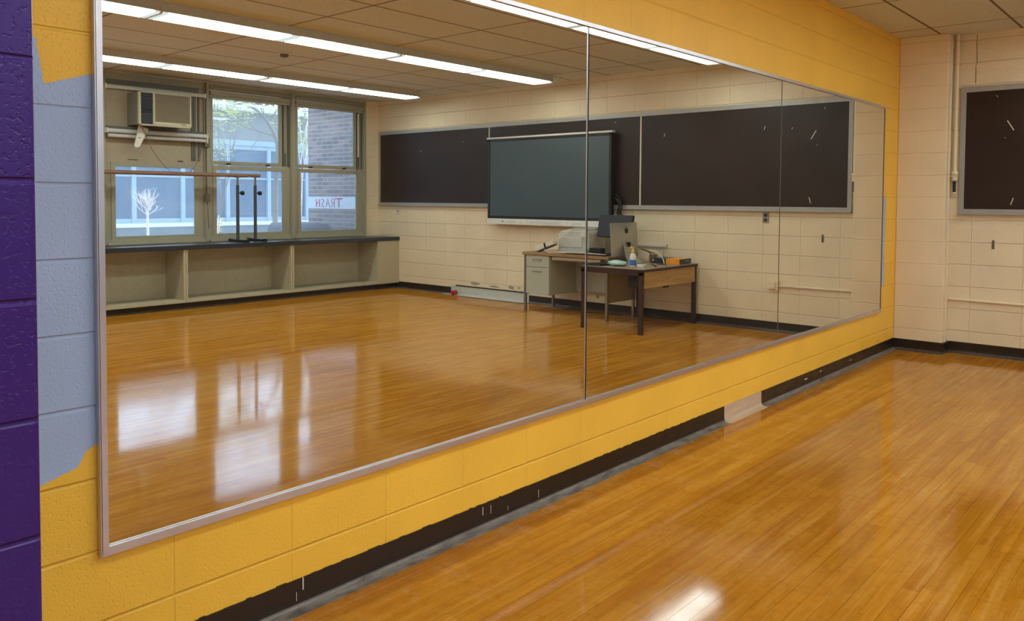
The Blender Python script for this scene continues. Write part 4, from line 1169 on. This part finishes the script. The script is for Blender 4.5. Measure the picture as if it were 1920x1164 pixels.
mb = MB(); tips = []
branches(mb, (11.6, 9.55, GZ), (0, 0, 1), 1.9, 0.03, 3, rd, 0.5, tips)
obj('stem', mb, M['palebark'], t)
mb = MB()
for i, p in enumerate(tips): leaves(mb, p, (.2, .2, .16), 8, 0.09, i+150)
leaves(mb, (11.75, 9.6, 2.55), (.28, .2, .42), 140, 0.09, 77)
f = obj('foliage', mb, M['leaf'], t); f['kind'] = 'stuff'
t = thing('bare_sapling', 'small bare white-barked sapling in the sun outside the left window', 'tree', (13.0, 6.98, GZ))
mb = MB(); rd2 = random.Random(21)
mb.tube([(13, 6.98, GZ), (13.0, 6.985, .5), (13.0, 6.98, 1.12)], 0.03, 8, 0, [0.034, 0.028, 0.022])
for k in range(17):
    a = 2.4*k; tz = rd2.uniform(.5, 2.4)
    branches(mb, (13, 6.98, 1.02+0.014*k), (math.cos(a), math.sin(a), tz), 0.19, 0.009, 2, rd2, 0.8, None, 0.15)
obj('trunk', mb, M['palebark'], t)
t = thing('low_plant', 'low pale leafy plant below the middle window', 'plant', (12.0, 7.75, GZ))
mb = MB()
for k in range(7):
    a = 2*PI*k/7
    mb.tube([(12, 7.75, GZ), (12+.05*math.cos(a), 7.75+.06*math.sin(a), .4), (12+.12*math.cos(a), 7.75+.15*math.sin(a), .9+.05*k)], 0.008, 5)
obj('stem', mb, M['palebark'], t)
mb = MB(); leaves(mb, (12, 7.78, 0.75), (.15, .18, .35), 60, 0.08, 300)
f = obj('foliage', mb, M['leaf'], t); f['kind'] = 'stuff'
# trees beyond the roof
for i, (x, y, z, r) in enumerate(((30.5, 6.6, 5.1, 2.8), (30.8, 13.6, 5.3, 2.9), (30.4, 20.6, 5.2, 3.0), (30.6, -0.6, 5.1, 2.8))):
    t = thing('background_tree', ['dull green tree behind the roof, left of the middle window', 'dull brown-green tree behind the roof above the middle window', 'tree behind the roof beside the brick wing', 'tree behind the roof beyond the air conditioner'][i], 'tree', (x, y, GZ), 0, 'trees behind the far roof')
    mb = MB(); tips = []; rd3 = random.Random(40+i)
    branches(mb, (x, y, GZ), (0, 0, 1), 4.2, 0.16, 3, rd3, 0.6, tips)
    obj('trunk', mb, M['bark'], t)
    mb = MB(); leaves(mb, (x, y, z), (r*.7, r, 1.6), 1400, 0.32, 500+i)
    f = obj('foliage', mb, M['leafd'], t); f['kind'] = 'stuff'

# ------------------------------------------------------------------ daylight
wd = bpy.data.worlds.new('World'); S.world = wd; wd.use_nodes = True
nt = wd.node_tree; nt.nodes.clear()
wo = nt.nodes.new('ShaderNodeOutputWorld'); bg = nt.nodes.new('ShaderNodeBackground')
sky = nt.nodes.new('ShaderNodeTexSky'); sky.sky_type = 'NISHITA'; sky.sun_disc = False
sky.sun_elevation = math.radians(60); sky.sun_rotation = math.radians(20); sky.dust_density = 2.5
bg.inputs[1].default_value = 0.75
nt.links.new(sky.outputs[0], bg.inputs[0]); nt.links.new(bg.outputs[0], wo.inputs[0])
sun = bpy.data.lights.new('sun', 'SUN'); sun.energy = 7.0; sun.angle = math.radians(0.6); sun.color = (1, .95, .87)
so = bpy.data.objects.new('sun', sun); COL.objects.link(so)
so.location = (12, 20, 20)
sd = Vector((-0.05, -0.55, -0.95)); so.rotation_euler = sd.to_track_quat('-Z', 'Y').to_euler()

# ------------------------------------------------------------------ camera
cam = bpy.data.cameras.new('camera'); co = bpy.data.objects.new('camera', cam); COL.objects.link(co)
Rv = Vector((0.75129175, 0.65994426, 0.0058539)); Uv = Vector((-0.02987116, 0.02514231, 0.9992375)); Fv = Vector((-0.65929387, 0.75089376, -0.03860251))
mt = Matrix((Rv, Uv, -Fv)).transposed().to_4x4(); mt.translation = Vector((2.32145, 0.0, 1.39071))
co.matrix_world = mt
cam.sensor_width = 36.0; cam.lens = 1522.16/1920*36.0
cam.shift_x = 0.0; cam.shift_y = (431.35-582.0)/1920.0
cam.clip_start = 0.05; cam.clip_end = 200
S.camera = co

S.view_settings.view_transform = 'Standard'; S.view_settings.look = 'None'
S.view_settings.exposure = 0.32; S.view_settings.gamma = 1.0; S.view_settings.use_curve_mapping = False
S.cycles.max_bounces = 12; S.cycles.glossy_bounces = 8; S.cycles.transparent_max_bounces = 12
S.cycles.diffuse_bounces = 6
S.cycles.sample_clamp_indirect = 8.0
